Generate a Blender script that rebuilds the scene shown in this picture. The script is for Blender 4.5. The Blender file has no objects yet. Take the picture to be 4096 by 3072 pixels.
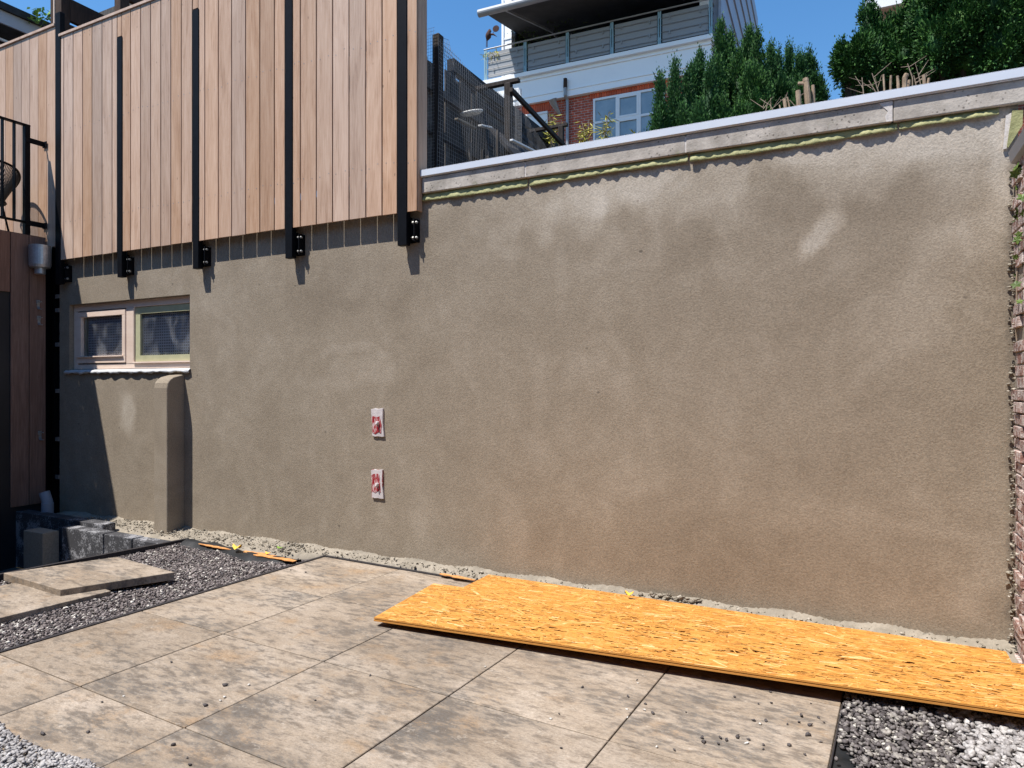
import bpy, math, random
import numpy as np
from mathutils import Vector, Matrix, Euler

random.seed(7); rng = np.random.default_rng(7)
scn = bpy.context.scene
col = scn.collection
R = math.radians

# ------------------------------------------------------------------ camera
EYE = 1.5                       # eye height above the patio
YAW = R(27.04)                  # camera turned left of the wall's normal
FPX = 2740.0                    # focal length in pixels of a 4096 wide picture
cam_d = bpy.data.cameras.new("camera"); cam = bpy.data.objects.new("camera", cam_d)
col.objects.link(cam); scn.camera = cam
cam.location = (0, 0, EYE); cam.rotation_euler = (R(90), 0, YAW)
cam_d.sensor_width = 36; cam_d.lens = 36 * FPX / 4096
cam_d.clip_start = 0.05; cam_d.clip_end = 2000
scn.render.resolution_x = 1024; scn.render.resolution_y = 768

# ------------------------------------------------------------------ light
SUN = Vector((0.66, 1.0, -2.4)).normalized()      # the way the light travels
sun_d = bpy.data.lights.new("sun", 'SUN'); sun = bpy.data.objects.new("sun", sun_d)
col.objects.link(sun)
sun_d.energy = 5.0; sun_d.angle = R(0.5); sun_d.color = (1.0, 0.95, 0.88)
sun.rotation_euler = SUN.to_track_quat('-Z', 'Y').to_euler(); sun.location = (-4, -6, 14)
w = bpy.data.worlds.new("World"); scn.world = w; w.use_nodes = True
nt = w.node_tree; nt.nodes.clear()
sky = nt.nodes.new('ShaderNodeTexSky'); sky.sky_type = 'NISHITA'; sky.sun_disc = False
sky.sun_elevation = math.asin(-SUN.z); sky.sun_rotation = math.atan2(-SUN.x, -SUN.y)
sky.air_density = 1.25; sky.dust_density = 0.1; sky.ozone_density = 4.5; sky.altitude = 100
bg = nt.nodes.new('ShaderNodeBackground'); bg.inputs['Strength'].default_value = 0.105
wo = nt.nodes.new('ShaderNodeOutputWorld')
hs = nt.nodes.new('ShaderNodeHueSaturation'); hs.inputs['Saturation'].default_value = 1.22; hs.inputs['Value'].default_value = 1.12
nt.links.new(sky.outputs[0], hs.inputs['Color']); nt.links.new(hs.outputs[0], bg.inputs[0]); nt.links.new(bg.outputs[0], wo.inputs[0])
scn.view_settings.view_transform = 'Standard'; scn.view_settings.look = 'None'
scn.view_settings.exposure = 0.6; scn.view_settings.gamma = 1

# ------------------------------------------------------------------ measuring helpers
CS, SN = math.cos(YAW), math.sin(YAW)
def ray(px, py):
    r = (px - 2048) / FPX; u = -(py - 1536) / FPX
    return Vector((r * CS - SN, r * SN + CS, u))
def onz(px, py, z=0.0):
    d = ray(px, py); return Vector((0, 0, EYE)) + d * ((z - EYE) / d.z)
def ony(px, py, y):
    d = ray(px, py); return Vector((0, 0, EYE)) + d * (y / d.y)
def onx(px, py, x):
    d = ray(px, py); return Vector((0, 0, EYE)) + d * (x / d.x)
def xat(px, y): return ony(px, 1536, y).x

# ------------------------------------------------------------------ object helpers
def tag(o, label=None, cat=None, group=None, kind=None):
    if label: o['label'] = label
    if cat: o['category'] = cat
    if group: o['group'] = group
    if kind: o['kind'] = kind
    return o
def empty(name, loc, label, cat, group=None, parent=None):
    o = bpy.data.objects.new(name, None); col.objects.link(o); o.location = loc
    o.empty_display_size = 0.1
    return tag(o, label, cat, group)
class MB:
    def __init__(s): s.v = []; s.f = []
    def add(s, vs, fs):
        n = len(s.v); s.v += [tuple(p) for p in vs]; s.f += [tuple(i + n for i in f) for f in fs]; return s
    def box(s, x0, x1, y0, y1, z0, z1, T=None):
        vs = [Vector((x, y, z)) for x in (x0, x1) for y in (y0, y1) for z in (z0, z1)]
        if T: vs = [T @ p for p in vs]
        return s.add(vs, [(0, 1, 3, 2), (4, 6, 7, 5), (0, 4, 5, 1), (2, 3, 7, 6), (0, 2, 6, 4), (1, 5, 7, 3)])
    def bar(s, a, b, wx, wz, up=(0, 0, 1)):
        a = Vector(a); b = Vector(b); d = (b - a).normalized(); u = Vector(up)
        if abs(d.dot(u)) > .98: u = Vector((0, 1, 0))
        sd = d.cross(u).normalized(); u = sd.cross(d).normalized()
        vs = []
        for p in (a, b):
            for i, j in ((-1, -1), (1, -1), (1, 1), (-1, 1)): vs.append(p + sd * wx / 2 * i + u * wz / 2 * j)
        return s.add(vs, [(3, 2, 1, 0), (4, 5, 6, 7), (0, 1, 5, 4), (1, 2, 6, 5), (2, 3, 7, 6), (3, 0, 4, 7)])
    def tube(s, pts, rs, n=8, cap=True):
        pts = [Vector(p) for p in pts]
        if not hasattr(rs, '__len__'): rs = [rs] * len(pts)
        vs = []; fs = []; prev = None
        for k, p in enumerate(pts):
            d = (pts[min(k + 1, len(pts) - 1)] - pts[max(k - 1, 0)]).normalized()
            if prev is None:
                a = d.cross(Vector((0, 0, 1)))
                if a.length < .05: a = d.cross(Vector((0, 1, 0)))
                a.normalize()
            else:
                a = (prev - d * prev.dot(d)).normalized()
            prev = a; b = d.cross(a)
            for i in range(n):
                t = 2 * math.pi * i / n; vs.append(p + (a * math.cos(t) + b * math.sin(t)) * rs[k])
        for k in range(len(pts) - 1):
            for i in range(n):
                j = (i + 1) % n; fs.append((k * n + i, k * n + j, (k + 1) * n + j, (k + 1) * n + i))
        if cap: fs.append(tuple(range(n))[::-1]); fs.append(tuple((len(pts) - 1) * n + i for i in range(n)))
        return s.add(vs, fs)
    def prism(s, poly, z0, z1):
        n = len(poly); vs = [(p[0], p[1], z0) for p in poly] + [(p[0], p[1], z1) for p in poly]
        return s.add(vs, [tuple(range(n))[::-1], tuple(range(n, 2 * n))] + [(i, (i + 1) % n, n + (i + 1) % n, n + i) for i in range(n)])
    def extr(s, pts, off):
        n = len(pts); off = Vector(off); vs = [Vector(p) for p in pts] + [Vector(p) + off for p in pts]
        return s.add(vs, [tuple(range(n))[::-1], tuple(range(n, 2 * n))] + [(i, (i + 1) % n, n + (i + 1) % n, n + i) for i in range(n)])
    def build(s, name, m, parent=None, bevel=0, smooth=False, seg=1):
        me = bpy.data.meshes.new(name); me.from_pydata([tuple(v) for v in s.v], [], s.f); me.update()
        bmesh_fix(me)
        return link(name, me, m, parent, bevel, smooth, seg)
def bmesh_fix(me):
    import bmesh
    b = bmesh.new(); b.from_mesh(me); bmesh.ops.recalc_face_normals(b, faces=b.faces[:]); b.to_mesh(me); b.free()
def link(name, me, m, parent=None, bevel=0, smooth=False, seg=1):
    o = bpy.data.objects.new(name, me); col.objects.link(o); me.materials.append(m)
    if parent:
        o.parent = parent
        if parent.type == 'EMPTY' or True:
            pm = world_loc(parent); o.matrix_parent_inverse = Matrix.Identity(4)
            me.transform(Matrix.Translation(-pm))
    if smooth: me.polygons.foreach_set('use_smooth', [True] * len(me.polygons))
    if bevel:
        b = o.modifiers.new('bevel', 'BEVEL'); b.width = bevel; b.segments = seg; b.limit_method = 'ANGLE'; b.angle_limit = R(40)
    return o
def world_loc(o):
    p = Vector((0, 0, 0))
    while o: p = p + o.location; o = o.parent
    return p
def npmesh(name, V, F, m, parent=None, smooth=False):
    V = np.asarray(V, dtype=np.float32).reshape(-1, 3); F = np.asarray(F, dtype=np.int32)
    k = F.shape[1]; me = bpy.data.meshes.new(name)
    me.vertices.add(len(V)); me.vertices.foreach_set('co', V.ravel())
    me.loops.add(F.size); me.loops.foreach_set('vertex_index', F.ravel())
    me.polygons.add(len(F)); me.polygons.foreach_set('loop_start', np.arange(0, F.size, k, dtype=np.int32))
    me.update(calc_edges=True); me.validate()
    return link(name, me, m, parent, 0, smooth)

# ------------------------------------------------------------------ materials
class NT:
    def __init__(s, name):
        s.m = bpy.data.materials.new(name); s.m.use_nodes = True; s.t = s.m.node_tree
        s.b = s.t.nodes['Principled BSDF']; s.tc = s.n('ShaderNodeTexCoord'); s.geo = s.n('ShaderNodeNewGeometry')
    def n(s, typ, **kw):
        x = s.t.nodes.new(typ)
        for k, v in kw.items(): setattr(x, k, v)
        return x
    def set(s, sock, v):
        if hasattr(v, 'is_linked') or isinstance(v, bpy.types.NodeSocket): s.t.links.new(v, sock)
        else: sock.default_value = v
    def math(s, op, a, b=0.0, c=None, clamp=False):
        x = s.n('ShaderNodeMath', operation=op); x.use_clamp = clamp
        s.set(x.inputs[0], a); s.set(x.inputs[1], b)
        if c is not None: s.set(x.inputs[2], c)
        return x.outputs[0]
    def map(s, vec, loc=(0, 0, 0), rot=(0, 0, 0), scale=(1, 1, 1)):
        x = s.n('ShaderNodeMapping'); s.set(x.inputs['Vector'], vec); x.inputs['Location'].default_value = loc
        x.inputs['Rotation'].default_value = rot; x.inputs['Scale'].default_value = scale; return x.outputs[0]
    def noise(s, vec, scale, detail=4, rough=.55, w=None, dist=0):
        x = s.n('ShaderNodeTexNoise', noise_dimensions='4D' if w is not None else '3D')
        s.set(x.inputs['Vector'], vec); s.set(x.inputs['Scale'], scale); x.inputs['Detail'].default_value = detail
        x.inputs['Roughness'].default_value = rough; x.inputs['Distortion'].default_value = dist
        if w is not None: s.set(x.inputs['W'], w)
        return x.outputs['Fac']
    def ramp(s, fac, stops, interp='LINEAR'):
        x = s.n('ShaderNodeValToRGB'); s.set(x.inputs[0], fac); e = x.color_ramp; e.interpolation = interp
        while len(e.elements) < len(stops): e.elements.new(1.0)
        for el, (p, c) in zip(e.elements, stops): el.position = p; el.color = (*c, 1) if len(c) == 3 else c
        return x.outputs[0]
    def fr(s, v, a, b, c=0.0, d=1.0, smooth=True):
        x = s.n('ShaderNodeMapRange'); x.interpolation_type = 'SMOOTHSTEP' if smooth else 'LINEAR'
        s.set(x.inputs[0], v)
        for i, q in enumerate((a, b, c, d)): x.inputs[i + 1].default_value = q
        return x.outputs[0]
    def mix(s, f, a, b, blend='MIX'):
        x = s.n('ShaderNodeMix', data_type='RGBA', blend_type=blend)
        s.set(x.inputs[0], f)
        for k, v in ((6, a), (7, b)):
            if isinstance(v, (tuple, list)): v = (*v, 1) if len(v) == 3 else v
            s.set(x.inputs[k], v)
        return x.outputs[2]
    def val(s, colr, v):
        x = s.n('ShaderNodeHueSaturation'); s.set(x.inputs['Color'], colr); s.set(x.inputs['Value'], v); return x.outputs[0]
    def bump(s, h, strength=.3, dist=.01):
        x = s.n('ShaderNodeBump'); s.set(x.inputs['Height'], h); x.inputs['Strength'].default_value = strength
        x.inputs['Distance'].default_value = dist; s.t.links.new(x.outputs[0], s.b.inputs['Normal'])
    def done(s, c, rough=.8, metal=0, spec=.3):
        s.set(s.b.inputs['Base Color'], (*c, 1) if isinstance(c, tuple) and len(c) == 3 else c)
        s.set(s.b.inputs['Roughness'], rough); s.b.inputs['Metallic'].default_value = metal
        s.b.inputs['Specular IOR Level'].default_value = spec
        return s.m
def pmat(name, stops, nscale=5, stretch=(1, 1, 1), detail=5, rough=.8, island=0.0, bump=.15, bscale=None, metal=0, spec=.3, dist=.004, rot=(0, 0, 0)):
    t = NT(name); p = t.map(t.tc.outputs['Object'], scale=stretch, rot=rot)
    rnd = t.geo.outputs['Random Per Island']
    wv = t.math('MULTIPLY', rnd, 37.0)
    n = t.noise(p, nscale, detail, .6, w=wv)
    c = t.ramp(t.fr(n, .25, .75, smooth=False), stops)
    if island: c = t.val(c, t.math('MULTIPLY_ADD', rnd, island, 1 - island / 2))
    if bump: t.bump(t.noise(p, bscale or nscale * 4, 3, .6, w=wv), bump, dist)
    return t.done(c, rough, metal, spec)

M = {}
M['black_steel'] = pmat('black_steel', [(0, (.003, .0033, .004)), (1, (.007, .0075, .01))], 30, spec=.1, rough=.5, bump=.05)
M['bolt'] = pmat('bolt_steel', [(0, (.35, .35, .34)), (1, (.6, .6, .58))], 30, rough=.35, metal=.8, bump=0)
M['galv'] = pmat('galvanised_steel', [(0, (.33, .35, .37)), (1, (.5, .52, .55))], 45, detail=2, rough=.42, metal=.75, bump=.04)
M['soil'] = pmat('dark_soil', [(0, (.05, .04, .03)), (1, (.12, .1, .075))], 9, rough=.95, bump=.5, dist=.02)
M['sand'] = pmat('sand_bed', [(0, (.05, .045, .04)), (1, (.1, .09, .08))], 60, rough=.95, bump=.5)
M['white_metal'] = pmat('white_metal', [(0, (.84, .85, .87)), (1, (.89, .9, .91))], 1.5, rough=.45, bump=0)
M['zinc'] = pmat('zinc_sheet', [(0, (.3, .34, .42)), (1, (.38, .42, .5))], 2, rough=.5, bump=0, metal=.2)
M['grey_panel'] = pmat('grey_screen_panel', [(0, (.27, .285, .31)), (1, (.31, .325, .345))], 1.2, rough=.7, bump=0)
M['rail_paint'] = pmat('pale_blue_paint', [(0, (.22, .36, .44)), (1, (.3, .45, .52))], 3, rough=.5, bump=0)
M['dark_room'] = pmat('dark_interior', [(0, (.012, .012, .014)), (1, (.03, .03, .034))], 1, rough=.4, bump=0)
M['dark_fabric'] = pmat('awning_cloth', [(0, (.05, .05, .055)), (1, (.075, .075, .08))], 3, rough=.9, bump=0)
M['alu'] = pmat('grey_aluminium', [(0, (.26, .27, .29)), (1, (.34, .35, .37))], 4, rough=.5, metal=.2, bump=0)
M['white_paint'] = pmat('white_paint', [(0, (.7, .7, .72)), (1, (.8, .8, .8))], 4, rough=.5, bump=0)
M['brown_beam'] = pmat('dark_brown_timber', [(0, (.025, .014, .01)), (1, (.07, .04, .028))], 6, (6, 6, 1), rough=.85, island=.4)
M['old_timber'] = pmat('weathered_timber', [(0, (.03, .026, .025)), (.6, (.075, .068, .063)), (1, (.19, .175, .16))], 7, (6, 6, .8), rough=.95, island=.7, bump=.5)
M['post_timber'] = pmat('weathered_post', [(0, (.018, .015, .014)), (1, (.06, .05, .044))], 9, (5, 5, .8), rough=.95, island=.4, bump=.5)
M['lead'] = pmat('lead_sheet', [(0, (.42, .43, .45)), (1, (.68, .69, .7))], 14, rough=.5, bump=.5, dist=.01, metal=.15)
M['greenzinc'] = pmat('olive_membrane', [(0, (.2, .2, .09)), (1, (.38, .37, .17))], 18, rough=.6, bump=.5, dist=.01)
M['black_plastic'] = pmat('black_membrane', [(0, (.01, .011, .012)), (1, (.03, .031, .033))], 12, rough=.45, bump=.3)
M['edging'] = pmat('dark_edging', [(0, (.018, .016, .018)), (1, (.045, .04, .042))], 20, rough=.6)
M['bluestone_dark'] = None
M['pvc'] = pmat('grey_pvc', [(0, (.22, .25, .3)), (1, (.28, .31, .36))], 10, rough=.4, bump=0)
M['rust'] = pmat('rusty_iron', [(0, (.04, .02, .016)), (1, (.09, .04, .03))], 25, rough=.85)
M['window_glass'] = pmat('window_glass', [(0, (.16, .22, .27)), (1, (.3, .36, .4))], 3.0, rough=.06, bump=0, spec=.8)
M['yellow'] = pmat('yellow_leaf', [(0, (.75, .42, .03)), (1, (.85, .55, .08))], 20, rough=.6)
M['orange_sheet'] = pmat('orange_chipboard', [(0, (.34, .13, .045)), (.5, (.55, .25, .08)), (1, (.66, .38, .17))], 45, rough=.9)
M['green_leaf'] = pmat('green_leaf', [(0, (.1, .2, .03)), (1, (.22, .34, .06))], 12, rough=.5, island=.8, bump=0)
M['ivy'] = pmat('ivy_leaf', [(0, (.03, .07, .015)), (1, (.13, .18, .035))], 14, rough=.5, island=.9, bump=0)
M['bamboo'] = pmat('bamboo_leaf', [(0, (.25, .28, .04)), (1, (.55, .45, .07))], 8, rough=.6, island=.8, bump=0)
M['stump'] = pmat('cut_wood', [(0, (.14, .1, .07)), (.5, (.3, .22, .15)), (1, (.45, .34, .24))], 16, (2, 2, .7), rough=.9, bump=.6, island=.3)
M['twig'] = pmat('twig_bark', [(0, (.2, .15, .11)), (1, (.34, .27, .2))], 16, rough=.9, island=.5)
M['trunk'] = pmat('conifer_bark', [(0, (.035, .025, .018)), (1, (.09, .065, .045))], 12, (3, 3, .7), rough=.95, bump=.5)
M['wire'] = pmat('wire', [(0, (.22, .22, .225)), (1, (.36, .36, .37))], 5, rough=.6, metal=.1, bump=0)
M['white_board'] = pmat('white_blind', [(0, (.75, .77, .78)), (1, (.82, .83, .83))], 2, rough=.6, bump=0)
M['chair_cord'] = pmat('black_cord', [(0, (.012, .012, .013)), (1, (.025, .025, .027))], 9, rough=.6, bump=0)
M['roof_felt'] = pmat('roof_felt', [(0, (.02, .02, .022)), (1, (.05, .05, .055))], 8, rough=.9, bump=.4)
M['fascia'] = pmat('fascia_paint', [(0, (.36, .36, .4)), (1, (.44, .44, .48))], 3, rough=.6, bump=0)
M['tan_block'] = pmat('tan_concrete_block', [(0, (.2, .17, .135)), (1, (.33, .29, .23))], 50, rough=.95, bump=.6, dist=.006)
M['conc_floor'] = pmat('pit_floor', [(0, (.06, .055, .05)), (1, (.11, .1, .09))], 8, rough=.9)

def m_foliage(name, a, b, c):
    t = NT(name); rnd = t.geo.outputs['Random Per Island']
    big = t.noise(t.tc.outputs['Object'], 2.2, 2)
    f = t.math('ADD', t.math('MULTIPLY', rnd, .6), t.math('MULTIPLY', big, .5))
    return t.done(t.ramp(f, [(0.1, a), (.55, b), (1, c)]), .65, 0, .25)
M['conifer_a'] = m_foliage('conifer_foliage', (.008, .03, .008), (.025, .09, .016), (.075, .18, .028))
M['conifer_b'] = m_foliage('conifer_foliage_blue', (.008, .032, .011), (.023, .086, .019), (.062, .165, .032))

def m_stucco():
    t = NT('cement_render'); p = t.geo.outputs['Position']
    warp = t.n('ShaderNodeTexNoise'); warp.inputs['Scale'].default_value = 1.6; warp.inputs['Detail'].default_value = 3
    t.t.links.new(p, warp.inputs['Vector'])
    vs = t.n('ShaderNodeVectorMath', operation='SCALE'); t.t.links.new(warp.outputs['Color'], vs.inputs[0]); vs.inputs[3].default_value = .5
    va = t.n('ShaderNodeVectorMath', operation='ADD'); t.t.links.new(p, va.inputs[0]); t.t.links.new(vs.outputs[0], va.inputs[1])
    wp = t.map(va.outputs[0], loc=(-.25, -.25, -.25))
    # damp and dry patches, (px, py, rx, rz, amount, tilt)
    sp = [(3240, 915, .2, .075, .7, -50), (2450, 800, .5, .13, .35, 0), (3560, 560, .6, .12, .45, 0), (3830, 960, .28, .16, .4, 0),
          (2260, 1130, .08, .22, .14, 0), (505, 1650, .16, .2, .75, 0), (2060, 1030, .12, .08, .3, 0), (1400, 1400, .4, .05, .25, 10), (3990, 620, .1, .3, .55, 0),
          (2780, 960, .22, .16, -.22, 0), (1850, 890, .35, .14, -.22, 0), (3400, 780, .55, .13, -.2, 0), (2900, 1250, .7, .25, -.12, 0), (3150, 2300, .9, .3, -.2, 0),
          (1300, 1200, .5, .25, -.2, 0), (2600, 2200, 1.2, .25, -.15, 0), (3650, 1250, .35, .3, .2, 0), (1450, 1500, .45, .12, .2, 0)]
    acc = None
    for px, py, rx, rz, am, tilt in sp:
        c = ony(px, py, 4.7)
        q = t.n('ShaderNodeMapping', vector_type='TEXTURE'); t.t.links.new(wp, q.inputs['Vector'])
        q.inputs['Location'].default_value = (c.x, 4.7, c.z); q.inputs['Rotation'].default_value = (0, R(tilt), 0); q.inputs['Scale'].default_value = (rx, 3, rz)
        ln = t.n('ShaderNodeVectorMath', operation='LENGTH'); t.t.links.new(q.outputs[0], ln.inputs[0])
        v = t.fr(ln.outputs['Value'], 0.45, 1.35, am, 0)
        acc = v if acc is None else t.math('ADD', acc, v)
    big = t.noise(p, 1.1, 4, .6); mid = t.noise(t.map(p, scale=(1, 1, .6)), 4.5, 4, .65); fine = t.noise(p, 130, 3, .7); grit = t.noise(p, 95, 3, .65)
    sep = t.n('ShaderNodeSeparateXYZ'); t.t.links.new(p, sep.inputs[0])
    smear = t.noise(t.map(p, scale=(1, 1, 1.25)), 1.9, 3, .5, dist=2.2)          # trowel sweeps
    lobes = t.noise(t.map(p, scale=(1.15, 1, .45)), 1.35, 3, .5, dist=.6)
    topz = t.math('MULTIPLY_ADD', lobes, 1.7, t.math('SUBTRACT', sep.outputs[2], .85))
    top = t.math('MULTIPLY', t.fr(topz, 2.5, 2.66), t.fr(sep.outputs[0], -3.6, -2.2))
    f = t.math('ADD', t.math('MULTIPLY', big, .36), t.math('MULTIPLY', mid, .24))
    f = t.math('ADD', f, t.math('MULTIPLY', smear, .27)); f = t.math('ADD', f, t.math('MULTIPLY', top, .17))
    f = t.math('ADD', f, t.math('MULTIPLY', acc, .4)); f = t.math('ADD', f, t.math('MULTIPLY', t.math('SUBTRACT', fine, .5), .2))
    c = t.ramp(f, [(.26, (.212, .173, .129)), (.44, (.262, .218, .166)), (.62, (.335, .286, .227)), (.95, (.51, .46, .395))])
    vo = t.n('ShaderNodeTexVoronoi'); t.set(vo.inputs['Vector'], t.map(p, scale=(2.6, 2.6, 3.4))); vo.inputs['Scale'].default_value = 1
    c = t.mix(t.fr(vo.outputs['Distance'], .02, .05, .6, 0), c, (.07, .06, .05))
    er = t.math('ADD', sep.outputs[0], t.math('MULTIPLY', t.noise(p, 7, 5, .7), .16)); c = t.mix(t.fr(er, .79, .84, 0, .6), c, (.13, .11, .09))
    pk = t.fr(t.noise(t.map(p, loc=(3, 1, 2)), .7, 3), .5, .68)
    c = t.mix(t.math('MULTIPLY', pk, .04), c, (.31, .25, .19))
    c = t.val(c, t.fr(grit, .3, .7, .8, 1.21, smooth=False))
    t.bump(t.math('ADD', grit, t.math('MULTIPLY', t.noise(p, 3, 2, .3), 1.0)), .6, .005)
    return t.done(c, .93, 0, .2)
M['stucco'] = m_stucco()

def m_wood(name, stops, island=.3, sx=26, spots=True):
    t = NT(name); p = t.tc.outputs['Object']; rnd = t.geo.outputs['Random Per Island']; wv = t.math('MULTIPLY', rnd, 91)
    g = t.noise(t.map(p, scale=(1, 1, .035)), 95, 5, .68, w=wv, dist=.7)
    g2 = t.noise(t.map(p, scale=(1, 1, .16)), 6, 4, .6, w=wv, dist=1.6)
    fac = t.math('ADD', t.math('MULTIPLY', g, .75), t.math('MULTIPLY', g2, .5))
    c = t.ramp(t.fr(fac, .4, .84, smooth=False), stops)
    x = t.n('ShaderNodeHueSaturation'); t.set(x.inputs['Color'], c)
    t.set(x.inputs['Value'], t.math('MULTIPLY_ADD', rnd, island, 1 - island * .6))
    t.set(x.inputs['Saturation'], t.math('MULTIPLY_ADD', t.math('FRACT', t.math('MULTIPLY', rnd, 17.3)), .38, .85)); c = x.outputs[0]
    if spots:
        v = t.n('ShaderNodeTexVoronoi'); t.set(v.inputs['Vector'], t.map(p, scale=(11, 11, 4))); v.inputs['Scale'].default_value = 1.0
        k = t.fr(v.outputs['Distance'], .03, .07, .75, 0)
        c = t.mix(k, c, (.12, .07, .045))
    t.bump(g, .25, .002)
    return t.done(c, .62, 0, .3)
M['cladding'] = m_wood('larch_cladding', [(0, (.26, .155, .1)), (.4, (.455, .305, .218)), (1, (.6, .44, .335))])
M['red_cladding'] = m_wood('red_brown_cladding', [(0, (.1, .05, .033)), (.5, (.17, .088, .06)), (1, (.25, .14, .1))], .3)
M['shaded_end_wood'] = m_wood('shaded_end_board_wood', [(0, (.26, .15, .085)), (.5, (.42, .26, .16)), (1, (.52, .34, .22))], .1)  # cladding timber with the end face's shade put into a warmer, darker colour
M['window_wood'] = pmat('pinkish_window_wood', [(0, (.62, .47, .38)), (1, (.76, .62, .52))], 10, (.3, 1, 1), rough=.6, bump=.1, island=.15)
M['window_green'] = pmat('pale_green_strip', [(0, (.36, .36, .22)), (1, (.48, .47, .3))], 14, rough=.7, bump=.1)

def m_tile():
    t = NT('patio_tile'); rnd = t.geo.outputs['Random Per Island']; wv = t.math('MULTIPLY', rnd, 53)
    p = t.map(t.tc.outputs['Object'], rot=(0, 0, R(2.85)))
    # soft cloud of colour, drawn out along one way of each tile
    a = t.noise(t.map(p, scale=(.75, 1.9, 1), rot=(0, 0, R(12))), 1.75, 5, .62, w=wv, dist=.6)
    b = t.noise(t.map(p, scale=(.9, 1.6, 1), rot=(0, 0, R(8))), 1.25, 7, .68, w=t.math('ADD', wv, 11.0), dist=.5)
    o = t.noise(t.map(p, scale=(1, 1.3, 1)), 3.0, 5, .65, w=t.math('ADD', wv, 23.0))
    f = t.noise(t.map(p, scale=(.8, 1.5, 1)), 75, 5, .8, w=wv)
    g = t.noise(t.map(p, scale=(.6, 1.6, 1)), 16, 5, .7, w=wv)
    c = t.ramp(a, [(.3, (.22, .168, .12)), (.5, (.305, .245, .186)), (.7, (.385, .322, .26))])
    c = t.mix(t.math('MULTIPLY', t.fr(o, .52, .68), .55), c, (.3, .19, .1))
    dk = t.math('ADD', b, t.math('MULTIPLY', t.math('SUBTRACT', f, .5), .8)); dk = t.math('ADD', dk, t.math('MULTIPLY', t.math('SUBTRACT', g, .5), .95))
    c = t.mix(t.math('MULTIPLY', t.fr(dk, .44, .7), .88), c, (.095, .09, .084))
    c = t.mix(t.math('MULTIPLY', t.fr(g, .48, .64), .5), c, (.15, .112, .08))
    g3 = t.noise(t.map(p, scale=(.8, 1.3, 1), loc=(7, 3, 0)), 24, 5, .75, w=wv); c = t.mix(t.math('MULTIPLY', t.fr(g3, .56, .68), .45), c, (.46, .40, .33))
    c = t.val(c, t.math('MULTIPLY_ADD', rnd, .2, .92))
    c = t.val(c, t.fr(f, .33, .68, .62, 1.32, smooth=False))
    t.bump(t.math('ADD', f, g), .45, .003)
    return t.done(c, .8, 0, .3)
M['tile'] = m_tile()

def m_conc(name, base, dark, holes=True):
    t = NT(name); p = t.tc.outputs['Object']
    a = t.noise(p, 7, 6, .65); b = t.noise(p, 45, 4, .7)
    c = t.mix(t.fr(t.math('MULTIPLY_ADD', b, .5, a), .55, 1.0), base, dark)
    c = t.val(c, t.fr(b, .3, .7, .78, 1.18, smooth=False))
    if holes:
        v = t.n('ShaderNodeTexVoronoi'); t.set(v.inputs['Vector'], p); v.inputs['Scale'].default_value = 38
        k = t.math('MULTIPLY', t.fr(v.outputs['Distance'], .14, .3, 1, 0), t.fr(t.noise(p, 9, 2), .46, .54))
        c = t.mix(t.math('MULTIPLY', k, .7), c, (.08, .07, .06))
        gr = t.fr(t.noise(t.map(p, loc=(5, 2, 9)), 6, 4), .62, .72)
        c = t.mix(t.math('MULTIPLY', gr, .45), c, (.2, .22, .1))
    t.bump(t.math('ADD', a, b), .5, .006)
    return t.done(c, .93, 0, .2)
M['conc_band'] = m_conc('pinkish_concrete', (.5, .455, .405), (.3, .27, .235))
M['mortar'] = m_conc('mortar', (.32, .28, .225), (.21, .185, .148), False)
M['mortar_lt'] = m_conc('pale_mortar', (.62, .58, .55), (.5, .46, .43), False)
M['slab'] = M['tile']
def m_limed_block():
    t = NT('dark_block_with_lime'); p = t.tc.outputs['Object']
    n = t.math('MULTIPLY_ADD', t.noise(p, 60, 5, .75), .6, t.math('MULTIPLY', t.noise(p, 6, 3), .5))
    c = t.mix(t.fr(n, .56, .63), (.05, .05, .055), (.27, .27, .285))
    t.bump(n, .4, .004); return t.done(c, .85, 0, .3)
M['limed'] = m_limed_block()
def m_brick(name, mortar, c1, c2, bw, bh, ms):
    t = NT(name); x = t.n('ShaderNodeTexBrick'); p = t.tc.outputs['Object']
    sp = t.n('ShaderNodeSeparateXYZ'); t.t.links.new(p, sp.inputs[0]); cb = t.n('ShaderNodeCombineXYZ')
    t.t.links.new(sp.outputs[0], cb.inputs[0]); t.t.links.new(sp.outputs[2], cb.inputs[1]); t.t.links.new(cb.outputs[0], x.inputs['Vector'])
    for k, v in (('Color1', c1), ('Color2', c2), ('Mortar', mortar)): x.inputs[k].default_value = (*v, 1)
    x.inputs['Scale'].default_value = 1; x.inputs['Mortar Size'].default_value = ms; x.inputs['Brick Width'].default_value = bw; x.inputs['Row Height'].default_value = bh
    x.inputs['Bias'].default_value = 0; x.inputs['Mortar Smooth'].default_value = .1
    c = t.val(x.outputs['Color'], t.fr(t.noise(p, 9, 4), .3, .7, .75, 1.25))
    t.bump(t.math('SUBTRACT', 1.0, x.outputs['Fac']), .5, .01); return t.done(c, .85, 0, .25)
M['far_brick'] = m_brick('red_brick', (.4, .3, .26), (.33, .062, .035), (.48, .1, .052), .23, .082, .009)
M['far_brick_dark'] = m_brick('dark_red_brick', (.2, .13, .1), (.15, .035, .022), (.22, .055, .035), .23, .082, .009)
M['soldier'] = pmat('orange_red_brick', [(0, (.42, .075, .035)), (1, (.62, .13, .06))], 5, island=.4, bump=.2)
M['limed_brick'] = pmat('limewashed_brick', [(0, (.14, .06, .045)), (.35, (.26, .15, .125)), (.55, (.42, .35, .32)), (1, (.55, .49, .47))], 22, rough=.95, island=.5, bump=.8, dist=.01)
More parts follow.
